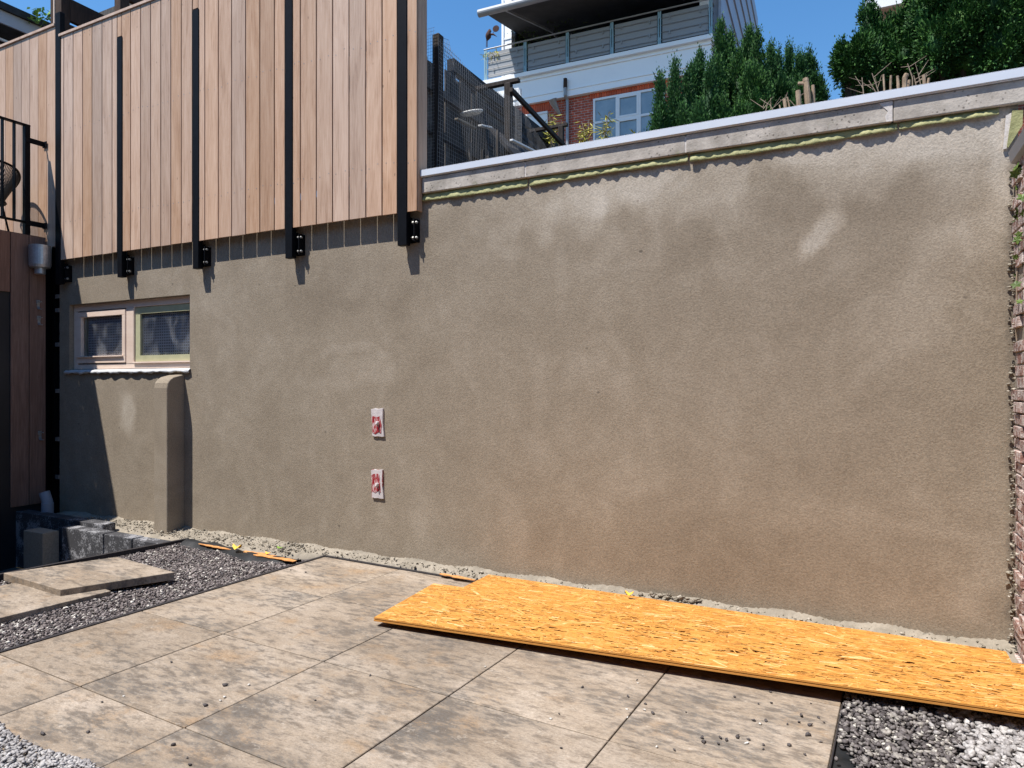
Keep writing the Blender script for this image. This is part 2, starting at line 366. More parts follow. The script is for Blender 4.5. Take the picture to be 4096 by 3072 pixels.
def m_grid():
    t = NT('square_patterned_glass'); p = t.tc.outputs['Object']; sp = t.n('ShaderNodeSeparateXYZ'); t.t.links.new(p, sp.inputs[0])
    fx = t.math('FRACT', t.math('MULTIPLY', sp.outputs[0], 34)); fz = t.math('FRACT', t.math('MULTIPLY', sp.outputs[2], 34))
    h = t.math('MULTIPLY', t.fr(fx, .48, .56), t.fr(fz, .48, .56))
    lt = t.mix(t.fr(sp.outputs[2], 1.95, 2.3), (.8, .84, .9), (.42, .44, .5))  # pattern painted lighter low down as if sunlit, shaded towards the top
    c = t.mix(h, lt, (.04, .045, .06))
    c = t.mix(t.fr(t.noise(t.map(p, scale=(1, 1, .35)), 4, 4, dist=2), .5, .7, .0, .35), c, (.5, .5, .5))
    return t.done(c, .35, 0, .5)
M['grid_glass'] = m_grid()
def m_pane():
    t = NT('smeared_pane')
    n = t.noise(t.map(t.tc.outputs['Object'], scale=(1.2, 1, .8)), 2.6, 2, .5, dist=1.6)
    sm = t.fr(n, .42, .7, .02, .16)
    t.t.links.new(sm, t.b.inputs['Alpha']) if False else None
    g = t.n('ShaderNodeBsdfGlass'); g.inputs['IOR'].default_value = 1.05; g.inputs['Roughness'].default_value = 0
    tr = t.n('ShaderNodeBsdfTransparent'); gl = t.n('ShaderNodeBsdfGlossy'); gl.inputs['Roughness'].default_value = .03
    df = t.n('ShaderNodeBsdfDiffuse'); df.inputs['Color'].default_value = (.6, .62, .65, 1)
    fr_ = t.n('ShaderNodeFresnel'); fr_.inputs['IOR'].default_value = 1.45
    m1 = t.n('ShaderNodeMixShader'); t.t.links.new(fr_.outputs[0], m1.inputs[0]); t.t.links.new(tr.outputs[0], m1.inputs[1]); t.t.links.new(gl.outputs[0], m1.inputs[2])
    m2 = t.n('ShaderNodeMixShader'); t.t.links.new(sm, m2.inputs[0]); t.t.links.new(m1.outputs[0], m2.inputs[1]); t.t.links.new(df.outputs[0], m2.inputs[2])
    out = [x for x in t.t.nodes if x.type == 'OUTPUT_MATERIAL'][0]; t.t.links.new(m2.outputs[0], out.inputs[0])
    t.t.nodes.remove(g); return t.m
M['pane'] = m_pane()
def m_stone(name, stops):
    t = NT(name); rnd = t.geo.outputs['Random Per Island']
    c = t.ramp(rnd, stops, 'CONSTANT'); c = t.val(c, t.fr(t.noise(t.tc.outputs['Object'], 120, 3), .3, .7, .7, 1.3)); return t.done(c, .75, 0, .35)
M['gravel_dark'] = m_stone('dark_gravel', [(0, (.07, .057, .056)), (.25, (.125, .104, .1)), (.47, (.175, .147, .142)), (.68, (.235, .205, .195)), (.82, (.1, .09, .092)), (.9, (.36, .33, .295)), (.96, (.56, .53, .48))])
M['gravel_mix'] = m_stone('grey_gravel', [(0, (.06, .052, .052)), (.22, (.1, .088, .088)), (.45, (.15, .134, .13)), (.68, (.2, .184, .172)), (.85, (.28, .26, .235)), (.95, (.44, .42, .38))])
M['gravel_white'] = m_stone('white_gravel', [(0, (.26, .245, .24)), (.3, (.32, .305, .3)), (.6, (.38, .365, .355)), (.85, (.23, .215, .21)), (.95, (.45, .43, .42))])
M['stone_dark'] = m_stone('dark_stone', [(0, (.04, .035, .036)), (.5, (.08, .07, .07))])
M['stone_pale'] = m_stone('pale_stone', [(0, (.5, .48, .44)), (.5, (.62, .6, .56))])
M['crumb'] = m_stone('mortar_crumb', [(0, (.2, .175, .138)), (.4, (.27, .24, .19)), (.85, (.36, .32, .265))])
M['osb_base'] = pmat('osb_core', [(0, (.44, .19, .042)), (1, (.54, .255, .06))], 20, (1, 5, 1), rough=.75)
def m_osb():
    t = NT('osb_strands'); rnd = t.geo.outputs['Random Per Island']; wv = t.math('MULTIPLY', rnd, 71)
    c = t.ramp(rnd, [(0, (.26, .1, .022)), (.04, (.4, .165, .03)), (.18, (.48, .208, .038)), (.45, (.54, .247, .05)), (.75, (.585, .28, .064)), (.94, (.63, .345, .105)), (.985, (.68, .44, .19))])
    c = t.val(c, t.fr(t.noise(t.tc.outputs['Object'], 40, 4, w=wv), .3, .7, .82, 1.12)); return t.done(c, .6, 0, .35)
M['osb'] = m_osb()
M['red_paint'] = pmat('red_plastic', [(0, (.2, .008, .014)), (.5, (.3, .015, .022)), (.58, (.5, .36, .36)), (1, (.6, .5, .5))], 70, (1.6, 1, .3), detail=4, rough=.6, bump=.3)
M['tape'] = pmat('white_tape', [(0, (.42, .38, .385)), (1, (.6, .56, .56))], 30, rough=.7, bump=.4)
M['bare_steel'] = pmat('dull_steel', [(0, (.2, .2, .2)), (1, (.42, .41, .4))], 40, rough=.5, metal=.6)

# ------------------------------------------------------------------ THE SETTING
TO = Vector((-4.278, 2.096, 0)); TU = Vector((.822, -.041, 0)); TV = Vector((.041, .822, 0))   # patio grid
def tile_pt(i, j, z=0): return TO + TU * i + TV * j + Vector((0, 0, z))
PITX = -5.84        # edge of the sunken area
g = MB().box(-400, PITX - .0, -400, 4.30, -1.0, -.55).box(PITX, 400, -400, 4.3, -1.0, -.6).build('ground', M['conc_floor']); tag(g, 'dark ground of the sunken area and beyond', kind='structure')
t = MB().box(PITX, 60, -60, 4.25, -.59, -.035).box(PITX, .8, 4.25, 5.0, -.59, -.035).build('gravel_bed', M['sand']); tag(t, 'sand bed under gravel and patio', kind='structure')
t = MB().box(-200, 200, 5.03, 400, -.59, 2.92).build('terrace', M['soil']); tag(t, 'raised garden ground behind the rendered wall', kind='structure')
m = MB(); gp = .0075
e = TU.normalized(); f_ = TV.normalized()
for i in range(0, 5):
    for j in range(-4, 3):
        a = tile_pt(i, j) + e * gp / 2 + f_ * gp / 2; dz = random.uniform(-.001, .001)
        u = TU - e * gp; v = TV - f_ * gp
        m.extr([a + Vector((0, 0, dz - .04)), a + u + Vector((0, 0, dz - .04)), a + u + v + Vector((0, 0, dz - .04)), a + v + Vector((0, 0, dz - .04))], (0, 0, .04))
pat = m.build('patio', M['tile'], bevel=.0025); tag(pat, 'patio of large mottled beige and grey slabs', kind='structure')
t = MB().extr([tile_pt(0, -4, -.03), tile_pt(5, -4, -.03), tile_pt(5, 3, -.03), tile_pt(0, 3, -.03)], (0, 0, .021)).build('joint_sand', pmat('joint_sand', [(0, (.07, .056, .042)), (1, (.13, .105, .08))], 40, rough=.95)); tag(t, 'brownish sand in the slab joints', kind='structure')
m = MB(); # steel edging round the patio
for a, b in ((tile_pt(0, 3.02, -.005), tile_pt(3.6, 3.02, -.005)), (tile_pt(-.015, 3.03, -.005), tile_pt(-.015, -3, -.005)), (tile_pt(5.0, 2.2, -.02), tile_pt(5.0, -3, -.02))):
    m.bar(a + Vector((0, 0, -.014)), b + Vector((0, 0, -.014)), .03 if a.x < -1 else .012, .05)
t = m.build('patio_edging', M['edging']); tag(t, 'dark edging strip framing the patio slabs', 'edging')

# added house, out of view behind the camera, blocking part of the sky light
bh = empty('brick_house', (-1, -3.6, 0), 'added dark brick house, unseen behind the viewer, blocking sky light from the rendered wall', 'house')
MB().box(-14, 9, -9, -3.6, -.6, 6.2).build('wall', M['far_brick_dark'], bh)
for k in range(5):
    x_ = -11 + k * 3.9
    for z_ in (.0, 3.1): MB().box(x_, x_ + 1.5, -3.6, -3.55, z_ + .5, z_ + 2.3).build('window', M['window_glass'], bh)
MB().box(-14.2, 9.2, -9.2, -3.45, 6.2, 6.4).build('roof', M['roof_felt'], bh)

# ------------------------------------------------------------------ RENDERED WALL
YW = 4.7
WX0, WX1, WZ = -8.3, .78, 3.06
wx0, wx1, wz0, wz1 = -8.11, -6.065, 1.65, 2.41
wall = empty('rendered_wall', (-3.8, 4.85, 0), 'long wall freshly coated in beige-brown cement render', 'wall')
m = MB()
m.box(WX0, wx0, YW, 5.0, -.55, WZ).box(wx1, WX1, YW, 5.0, -.55, WZ).box(wx0, wx1, YW, 5.0, -.55, wz0).box(wx0, wx1, YW, 5.0, wz1, WZ)
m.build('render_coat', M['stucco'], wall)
MB().box(WX0, WX1, 4.72, 5.02, WZ, 3.19).build('wall_top', M['conc_band'], wall)
# pilaster under the window
m = MB(); xs = (-6.352, -6.148); n = 6
prof = [(4.705, -.04), (4.505, -.04), (4.505, 1.46), (4.515, 1.51), (4.54, 1.545), (4.58, 1.57), (4.705, 1.60)]
m.extr([(xs[0], y, z) for y, z in prof], (xs[1] - xs[0], 0, 0)); m.build('pilaster', M['stucco'], wall, bevel=.012, seg=3)
# concrete band in pieces, coping, membrane
jx = [-3.215, -2.272, -1.063, .164, 1.3]
for i in range(4):
    MB().box(jx[i] + .004, jx[i + 1] - .004, 4.668 + .002 * (i % 2), 4.719, 3.064, 3.187 + .001 * i).build('concrete_block', M['conc_band'], wall, bevel=.006, seg=2)
m = MB(); o_ = [(-2.272, .014), (-1.063, .014)]
for x_, w_ in o_: m.box(x_ - w_, x_ + w_, 4.672, 4.7, 3.07, 3.18)
m.extr([(.09, 4.6645, 3.186), (.164, 4.6645, 3.186), (.164, 4.6645, 3.066), (.13, 4.6645, 3.068), (.125, 4.6645, 3.1), (.14, 4.6645, 3.13), (.105, 4.6645, 3.17)], (0, .01, 0))
m.build('joint_mortar', M['mortar_lt'], wall)
m = MB(); m.box(-3.216, 1.3, 4.648, 4.68, 3.197, 3.246).box(-3.216, 1.3, 4.648, 5.04, 3.2462, 3.2492); m.box(-3.218, 1.3, 4.66, 4.68, 3.192, 3.197)
M['coping'] = pmat('coping_metal', [(0, (.56, .6, .68)), (1, (.68, .72, .78))], 1.5, (1, 1, 3), rough=.35, metal=.1, bump=0)
m.build('metal_coping', M['coping'], wall, bevel=.002)
# crumpled membrane hanging below the band
def membrane(x0, x1):
    n = int((x1 - x0) / .012); V = []; F = []
    for i in range(n + 1):
        x = x0 + (x1 - x0) * i / n
        a = math.sin(x * 17) * .3 + math.sin(x * 43 + 1) * .3 + math.sin(x * 91) * .25 + random.uniform(-.25, .25)
        zb = 3.022 + .006 * a + .006 * math.sin(x * 3.1) + (x + 3.2) * .003
        out = .014 + .004 * math.sin(x * 23) + .009 * a
        for y, z in ((4.697, 3.066), (4.692, 3.046), (4.697 - out * .6, zb + .006), (4.697 - out, zb - .01 - .003 * a), (4.697 - out * 1.05, zb - .024 - .012 * a)): V.append((x, y, z))
    for i in range(n):
        for k in range(4): a = i * 5 + k; F.append((a, a + 5, a + 6, a + 1))
    return V, F
V = []; F = []
for a, b in ((-3.215, -2.26), (-2.245, -1.05), (-1.035, .19), (.2, .69)):
    v, f = membrane(a, b); n = len(V); V += v; F += [tuple(i + n for i in q) for q in f]
o = npmesh('membrane', V, F, M['greenzinc'], wall, smooth=False); sd = o.modifiers.new('s', 'SOLIDIFY'); sd.thickness = .002
# window
win = MB()
yf = 4.752
def fx(px): return xat(px, yf)
def fz(px, py): return ony(px, py, yf).z
fx0, fx1 = wx0 + .0, wx1 - .0; FZ0, FZ1 = 1.668, 2.408
xm0, xm1 = fx(506), fx(536)
win.box(fx0, fx1, yf, yf + .06, FZ0, FZ0 + .055).box(fx0, fx1, yf, yf + .06, FZ1 - .075, FZ1).box(fx0, fx0 + .07, yf + .001, yf + .06, FZ0 + .055, FZ1 - .075)
win.box(xm0, xm1, yf - .004, yf + .06, FZ0 + .055, FZ1 - .075).box(fx1 - .02, fx1, yf + .001, yf + .06, FZ0 + .055, FZ1 - .075)
wn = win.build('window', M['window_wood'], wall, bevel=.003)
s = MB(); sx0, sx1 = fx0 + .075, xm0 - .008; sz0, sz1 = FZ0 + .068, FZ1 - .088; ys = yf - .012
s.box(sx0, sx1, ys, ys + .05, sz0, sz0 + .075).box(sx0, sx1, ys, ys + .05, sz1 - .06, sz1).box(sx0, sx0 + .075, ys, ys + .05, sz0 + .075, sz1 - .06).box(sx1 - .055, sx1, ys, ys + .05, sz0 + .075, sz1 - .06)
s.box(sx0 + .01, sx1 - .03, ys - .02, ys - .0005, sz0 + .065, sz0 + .078)
s.build('sash', M['window_wood'], wn, bevel=.003)
g_ = MB(); g_.box(sx0 + .075, sx0 + .125, ys + .045, ys + .06, sz0 + .075, sz1 - .06)
rx0, rx1 = xm1, fx1 - .02; rz0, rz1 = FZ0 + .055, FZ1 - .075
g_.box(rx0 + .012, rx1, yf + .01, yf + .05, rz0 + .02, rz0 + .085).box(rx0 + .012, rx1, yf + .01, yf + .05, rz1 - .075, rz1 - .005).box(rx0 + .012, rx0 + .085, yf + .012, yf + .05, rz0 + .085, rz1 - .075)
g_.build('glazing_strip', M['window_green'], wn)
MB().box(rx0 + .002, rx1, yf - .02, yf - .0005 + .02, rz0 + .001, rz0 + .016).build('glazing_bead', M['window_wood'], wn, bevel=.002)
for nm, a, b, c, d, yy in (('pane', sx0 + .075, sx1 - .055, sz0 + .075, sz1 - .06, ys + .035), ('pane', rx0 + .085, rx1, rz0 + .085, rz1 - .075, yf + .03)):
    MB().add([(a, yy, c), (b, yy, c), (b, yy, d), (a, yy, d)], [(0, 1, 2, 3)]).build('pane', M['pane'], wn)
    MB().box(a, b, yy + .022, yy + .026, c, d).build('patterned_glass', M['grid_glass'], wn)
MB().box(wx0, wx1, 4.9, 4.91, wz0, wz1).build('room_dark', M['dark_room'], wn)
# lead flashing
V = []; F = []; n = 110
for i in range(n + 1):
    x = wx0 - .06 + (wx1 + .015 - wx0 + .06) * i / n; r_ = random.uniform(-1, 1)
    z0 = 1.618 + .006 * math.sin(x * 21) + .004 * math.sin(x * 57) + .003 * r_
    for y, z in ((4.79, 1.664), (4.72, 1.658), (4.688, 1.65 + .002 * r_), (4.672 + .004 * math.sin(x * 40), 1.636), (4.676 + .006 * math.sin(x * 33), z0)): V.append((x, y, z))
for i in range(n):
    for k in range(4): a = i * 5 + k; F.append((a, a + 5, a + 6, a + 1))
o = npmesh('lead_flashing', V, F, M['lead'], wall); sd = o.modifiers.new('s', 'SOLIDIFY'); sd.thickness = .003

# taped wall boxes
def wall_box(px0, py0, px1, py1, lab, redtop):
    a = ony(px0, py0, 4.69); b = ony(px1, py1, 4.69); x0, x1, z0, z1 = a.x, b.x, b.z, a.z; sk = .01
    root = empty('wall_box', (x0, 4.69, z0), lab, 'wall box', 'masked wall boxes in the render')
    def P(u, v): return (x0 + (x1 - x0) * u + (sk if v < .5 else -sk) * .6, 4.684, z0 + (z1 - z0) * v)
    MB().extr([P(.0, .04), P(.22, 0), P(.5, .015), P(.8, 0), P(1, .01), P(.98, .5), P(1.0, 1.0), P(.6, .97), P(.3, .985), P(0, .95), P(.03, .4)], (0, .03, 0)).build('masking', M['tape'], root, bevel=.002)
    r0, r1 = (.22, .82) if redtop else (.12, .72)
    q = [P(.06, r0 + .02), P(.3, r0 - .03), P(.55, r0 + .05), P(.78, r0), P(.82, r0 + .3), P(.74, r1), P(.5, r1 - .04 + .08 * redtop), P(.2, r1), P(.04, r1 - .05), P(.07, .45)]
    MB().extr([(p[0], 4.681, p[2]) for p in q], (0, .004, 0)).build('red_face', M['red_paint'], root)
    if redtop: MB().box(x0 + .004, x1 - .006, 4.6845, 4.7, z0 + .004, z1 - .006).build('box_body', M['red_paint'], root)
    c = P(.5, .48); MB().tube([(c[0], 4.683, c[2]), (c[0] + .003, 4.668, c[2] + .006), (c[0], 4.655, c[2] - .012)], [.02, .014, .005], 7).build('cover_knob', M['tape'], root)
wall_box(1487, 1632, 1535, 1748, 'upper white-masked red wall box set in the render', False)
wall_box(1487, 1875, 1533, 1996, 'lower white-masked red wall box, just above the patio end', True)

# ------------------------------------------------------------------ CLAD FENCE ON STEEL POSTS
fence = empty('timber_screen', (-5.7, 4.62, 2.9), 'pale vertical timber board screen fixed above the window', 'fence')
ed = [239, 255, 292, 330, 368, 408, 448, 468.5, None, 486, 522, 562, 602, 643, 683, 725, 769, None, 792, 819, 873, 926, 982, 1039, 1097, 1140, None, 1169, 1201, 1265, 1330, 1396, 1463, 1528, 1589, None, 1625, 1669]
YB = 4.612
m = MB()
for a, b in zip(ed, ed[1:]):
    if a is None or b is None: continue
    xa, xb = xat(a, YB) + .006, xat(b, YB) - .006
    m.box(xa, xb, YB, YB + .013, 2.913 + random.uniform(-.002, .002), 5.455)
PX = [(220, 239), (468.5, 486), (770, 792), (1140, 1167), (1589, 1625)]
for a, b in PX[1:]:
    m.box(xat(a, YB) + .003, xat(b, YB) - .003, YB + .001, YB + .014, 5.215, 5.455)
m.build('front_boards', M['cladding'], fence, bevel=.0015)
xr = xat(1669, YB)
m = MB(); m.box(xr - .013, xr, YB + .016, 4.686, 2.915, 5.455).box(xr - .013, xr - .001, 4.6865, 4.755, 3.262, 5.455); m.build('end_board', M['shaded_end_wood'], fence, bevel=.0015)
m = MB(); x = xat(239, YB)
while x < xr - .2: m.box(x, x + .135, 4.742, 4.756, 3.262, 5.455); x += .14
m.box(x, xr - .014, 4.742, 4.756, 3.262, 5.455); m.build('back_boards', M['cladding'], fence, bevel=.0015)
m = MB()
for z in (3.3, 4.35, 5.36): m.box(xat(239, YB), xr - .014, YB + .018, YB + .05, z, z + .07)
m.build('batten', M['cladding'], fence)
MB().box(xat(239, YB) - .005, xr + .006, YB - .014, 4.768, 5.4565, 5.487).build('cap_rail', M['cladding'], fence, bevel=.002)
for k, (a, b) in enumerate(PX):
    x0, x1 = xat(a, 4.6), xat(b, 4.6); zt = 5.20 if k else 5.74; zb = 2.64
    p = MB().box(x0, x1, 4.602, 4.602 + .055, zb, zt)
    p.box(x0 + .008, x1 - .008, 4.6572, 4.7, zb + .03, zb + .24)
    po = p.build('steel_post', M['black_steel'], fence, bevel=.002)
    bx = x1 + .052
    MB().box(bx, bx + .008, 4.628, 4.692, zb + .03, zb + .215).box(x0 - .006, bx + .014, 4.692, 4.6995, zb + .03, zb + .215).box(x1 + .002, bx - .002, 4.655, 4.69, zb + .05, zb + .195).build('wall_bracket', M['black_steel'], po)
    for z in (zb + .06, zb + .185):
        bb = MB(); bb.tube([(bx - .02, 4.645, z), (bx - .002, 4.645, z)], .013, 6); bb.tube([(bx - .002, 4.645, z), (bx + .03, 4.645, z)], .007, 8); bb.tube([(bx + .01, 4.645, z), (bx + .024, 4.645, z)], .012, 6)
        bb.build('bolt', M['bolt'], po)
m = MB(); k_ = 0
for a, b in zip(ed, ed[1:]):
    if a is None or b is None or b - a < 25: continue
    for z in (3.33, 4.38, 5.39):
        for q in (.25, .75):
            x_ = xat(a, YB) * (1 - q) + xat(b, YB) * q + random.uniform(-.008, .008); z_ = z + random.uniform(-.02, .02); m.tube([(x_, YB + .004, z_), (x_, YB - .0015, z_)], .0045, 6)
o = m.build('screw_heads', M['bare_steel'], fence); o['kind'] = 'stuff'
# left panel
pan = empty('timber_screen', (-9, 4.62, 3.1), 'pale timber board screen beside the roof terrace railing, one cap higher', 'fence')
ed2 = [-75, -42, -12, 20, 51.5, 84, 117, 151, 186, 220]
m = MB()
for a, b in zip(ed2, ed2[1:]): m.box(xat(a, YB) + .003, xat(b, YB) - .003, YB + .004, YB + .02, 3.08, 5.60)
for k in range(8): m.box(-11.9 + k * .19, -11.715 + k * .19, YB + .004, YB + .02, 3.08, 5.60)
m.build('front_boards', M['cladding'], pan, bevel=.0015)
MB().box(-11.9, xat(220, YB), YB + .022, YB + .06, 3.1, 5.59).build('backing', M['brown_beam'], pan)
MB().box(-11.9, xat(220, YB) - .001, YB - .012, 4.72, 5.605, 5.636).build('cap_rail', M['cladding'], pan, bevel=.002)

# ------------------------------------------------------------------ ROOF TERRACE BUILDING AT THE LEFT
CX = -8.4
lb = empty('clad_annex', (CX, 4.4, 0), 'red-brown board clad annex under the roof terrace', 'building')
m = MB(); yy = 4.61
ys_ = [4.605, 4.426, 4.234, 4.045, 3.85]
for a, b, z0 in zip(ys_[1:], ys_, (.13, .13, 2.52, 2.52)): m.box(CX - .02, CX, a + .004, b - .004, z0, 3.185)
y = 3.85
while y > -1: m.box(CX - .02, CX, y - .185, y - .004, 2.52, 3.185); y -= .19
m.build('cladding', M['red_cladding'], lb, bevel=.002)
MB().box(CX - 3.4, CX - .022, -1.1, 4.60, 2.45, 3.15).box(CX - .3, CX - .022, 4.05, 4.6, -.55, 2.45).box(CX - 3.4, CX - .5, -1.1, 4.6, -.55, 2.45).build('wall', M['dark_room'], lb)
MB().box(CX - 3.5, CX - .002, -1.2, 4.60, 3.1515, 3.19).build('terrace_floor', M['brown_beam'], lb)
m = MB().box(CX - .06, CX - .03, 2.2, 4.05, -.5, 2.5); m.build('dark_door', M['black_steel'], lb)
# end of the rendered wall: dark steel channel with clips
gap = empty('steel_support', (-8.35, 4.75, 0), 'black steel upright with welded cleats in the dark gap by the annex', 'support')
MB().box(-8.62, -8.302, 4.86, 4.9, -.5, 3.1).box(-8.50, -8.44, 4.72, 4.78, -.1, 3.1).box(-8.64, -8.60, 4.60, 4.85, -.5, 3.1).build('upright', M['black_steel'], gap)
for z in (2.52, 2.36, 1.96, 1.42, .86, .42):
    c = MB().box(-8.44, -8.305, 4.7, 4.76, z - .02, z + .02).build('cleat', M['black_steel'], gap)
    MB().box(-8.375, -8.302, 4.692, 4.6985, z - .024, z + .022).build('cleat_end', M['bare_steel'], c)
V = []
m = MB()
q = [(-8.303, 4.735, 3.0), (-8.303, 4.735, .05)] + [(-8.35 + random.uniform(-.03, .03), 4.735, .05 + k * .06) for k in range(49)]
m.extr(q, (0, .05, 0))
m.build('torn_lining', M['conc_floor'], gap)
# railing
RX = -8.46
rl = empty('terrace_railing', (RX, 4.4, 3.19), 'black flat-bar railing along the roof terrace edge', 'railing')
m = MB(); m.bar((RX, 1.2, 4.44), (RX, 4.46, 4.44), .05, .02).bar((RX, 1.2, 3.34), (RX, 4.46, 3.34), .05, .02); m.build('rail', M['black_steel'], rl, bevel=.002)
for y in (4.40, 2.50): MB().box(RX - .03, RX + .03, y, y + .055, 3.192, 4.43).build('railing_post', M['black_steel'], rl, bevel=.002)
y = 4.30
m = MB()
while y > 1.3:
    m = MB().box(-.035, .035, -.005, .005, 3.35, 4.43, Matrix.Translation((RX, y, 0)) @ Matrix.Rotation(R(-8), 4, 'Z')); m.build('baluster', M['black_steel'], rl); y -= .118
for z in (4.27, 3.33):
    MB().box(RX + .03, RX + .038, 4.40, 4.60, z - .03, z + .03).box(RX - .005, RX + .075, 4.600, 4.608, z - .035, z + .035).build('fixing_bracket', M['black_steel'], rl, bevel=.002)
# string chair
cx, cy, cz = -8.86, 4.16, 3.19
ch = empty('cord_chair', (cx, cy, cz), 'round black cord chair behind the terrace railing', 'chair')
def cpt(a, r, z): return (cx + r * math.cos(a), cy + r * math.sin(a), cz + z)
top = []; bot = []
for k in range(41):
    a = R(-60 + 240 * k / 40 - 60); h = .78 - .26 * (abs(k - 20) / 20) ** 2
    top.append(cpt(a, .36, h)); bot.append(cpt(a, .2, .38))
MB().tube(top, .013, 8).build('back_hoop', M['black_steel'], ch, smooth=True)
ring = [cpt(R(9 * k), .23, .38) for k in range(41)]
MB().tube(ring, .012, 6).tube([cpt(R(9 * k), .21, .39) for k in range(41)], .02, 6).build('seat_ring', M['black_steel'], ch)
MB().tube([cpt(0, .01, .385), cpt(0, .01, .395)], .23, 24).build('seat', M['chair_cord'], ch)
m = MB()
for k in range(40):
    for q in (0, .5):
        a = Vector(top[k]).lerp(Vector(top[k + 1]), q); b = Vector(bot[k]).lerp(Vector(bot[k + 1]), q); m.tube([a, b], .0045, 5)
m.build('cords', M['chair_cord'], ch)
for q in (45, 135, 225, 315): MB().tube([cpt(R(q), .2, .38), cpt(R(q), .28, 0)], .011, 6).build('leg', M['black_steel'], ch)
# rainwater hopper and pipe clips on the cladding
hp = onx(160, 1030, CX + .08)
h = MB(); hc = Vector((CX + .10, hp.y - .01, hp.z))
h.tube([hc + Vector((0, 0, .13)), hc + Vector((0, 0, .10)), hc + Vector((0, 0, -.09)), hc + Vector((0, 0, -.12)), hc + Vector((0, 0, -.125)), hc + Vector((0, 0, -.19))], [.112, .11, .108, .1, .055, .055], 28)
o = h.build('rain_hopper', M['galv'], None, smooth=False, bevel=.001); tag(o, 'galvanised round rain hopper on the red-brown boards', 'rain hopper')
def clip(px, py, s, lab):
    c = onx(px, py, CX + .005); root = empty('pipe_clip', c, lab, 'pipe clip', 'open pipe clips on the red-brown boards')
    pts = [c + Vector((.03 + .035 * math.cos(R(a)), .01, s * .045 * math.sin(R(a)))) for a in range(60, 301, 20)]
    m = MB(); 
    for a, b in zip(pts, pts[1:]): m.bar(a, b, .004, .03, up=(0, 1, 0))
    m.build('band', M['galv'], root)
    MB().box(c.x, c.x + .012, c.y - .015, c.y + .02, c.z + .02, c.z + .06).build('fixing_plate', M['galv'], root)
clip(150, 1222, 1, 'open steel pipe clip hanging below the rain hopper'); clip(153, 1285, -1, 'second steel clip half hooked under the first'); clip(157, 1745, 1, 'steel pipe clip low on the red-brown boards')
# drain stub
pb = onz(190, 2040, .09)
MB().tube([pb + Vector((0, 0, -.3)), pb + Vector((0, 0, .08)), pb + Vector((0, 0, .085)), pb + Vector((0, 0, .09)), pb + Vector((-.035, -.015, .2))], [.06, .06, .054, .054, .054], 20).build('drain_pipe', M['pvc'], None, smooth=False)
tag(bpy.data.objects['drain_pipe'], 'grey plastic drain pipe stub bent at the base of the boards', 'pipe')

# ------------------------------------------------------------------ BLOCK RETAINING WALLS OF THE SUNKEN AREA
def blk(name, x0, x1, y0, y1, z0, z1, mt, lab, grp=None, rz=0):
    o = MB().box(x0, x1, y0, y1, z0, z1).build(name, mt, None, bevel=.006, seg=2); tag(o, lab, 'concrete block', grp); return o
G_ = 'concrete blocks edging the sunken area'
blk('concrete_block', -8.9, -7.62, 4.30, 4.44, -.55, .075, M['limed'], 'long shaded concrete block under the drain pipe', G_)
blk('concrete_block', -7.61, -6.86, 4.30, 4.44, -.55, .072, M['limed'], 'pale-topped limed block behind the tan block', G_)
blk('concrete_block', -7.30, -6.62, 4.155, 4.285, -.55, .035, M['limed'], 'limed block right of the tan block, most lime-stained of the row', G_)
blk('concrete_block', -6.61, -6.19, 4.16, 4.29, -.55, .03, M['limed'], 'middle dark block of the low row running to the gravel', G_)
blk('concrete_block', -6.18, -5.77, 4.165, 4.295, -.55, .022, M['limed'], 'last dark block of the low row, ending at the gravel edge', G_)
blk('concrete_block', -7.66, -7.32, 3.98, 4.14, -.55, .0, M['tan_block'], 'upright tan concrete block standing in front of the limed ones', G_)
t = MB().box(-8.9, PITX, 4.44, 4.70, -.55, -.02).box(-6.85, PITX, 4.30, 4.44, -.55, -.03).build('rubble_bed', M['mortar']); tag(t, 'sandy mortar-strewn ground along the wall foot', kind='structure')
pe0, pe1 = onz(753, 2163), onz(240, 2262)
dr = (pe1 - pe0).normalized()
m = MB().bar(pe0 + Vector((0, 0, .0)), pe0 + dr * 4.5, .035, .05); m.bar(pe0 + Vector((-.03, 0, -.25)), pe0 + dr * 4.5 + Vector((-.03, 0, -.25)), .03, .52)
t = m.build('gravel_edging', M['edging']); tag(t, 'dark edging board holding the gravel above the sunken area', 'edging')
# geotextile fold
V = []; F = []; n = 60
A0 = onz(745, 2165, .02); B0 = onz(1185, 2252, .0)
for i in range(n + 1):
    t_ = i / n; c = A0.lerp(B0, t_) + Vector((0, .035 * math.sin(t_ * 7), 0)); h = .028 * (1 - t_ * .5) + .008 * math.sin(t_ * 31)
    for dy, z in ((-.10, -.02), (-.04, .012 + h * .5), (.0, .012 + h), (.03, .01 + h * .6), (.05 + .012 * math.sin(t_ * 23), -.015)): V.append((c.x, c.y + dy, z))
for i in range(n):
    for k in range(4): a = i * 5 + k; F.append((a, a + 5, a + 6, a + 1))
o = npmesh('geotextile', V, F, M['black_plastic']); tag(o, 'crumpled black ground fabric folded along the gravel corner', 'ground fabric')

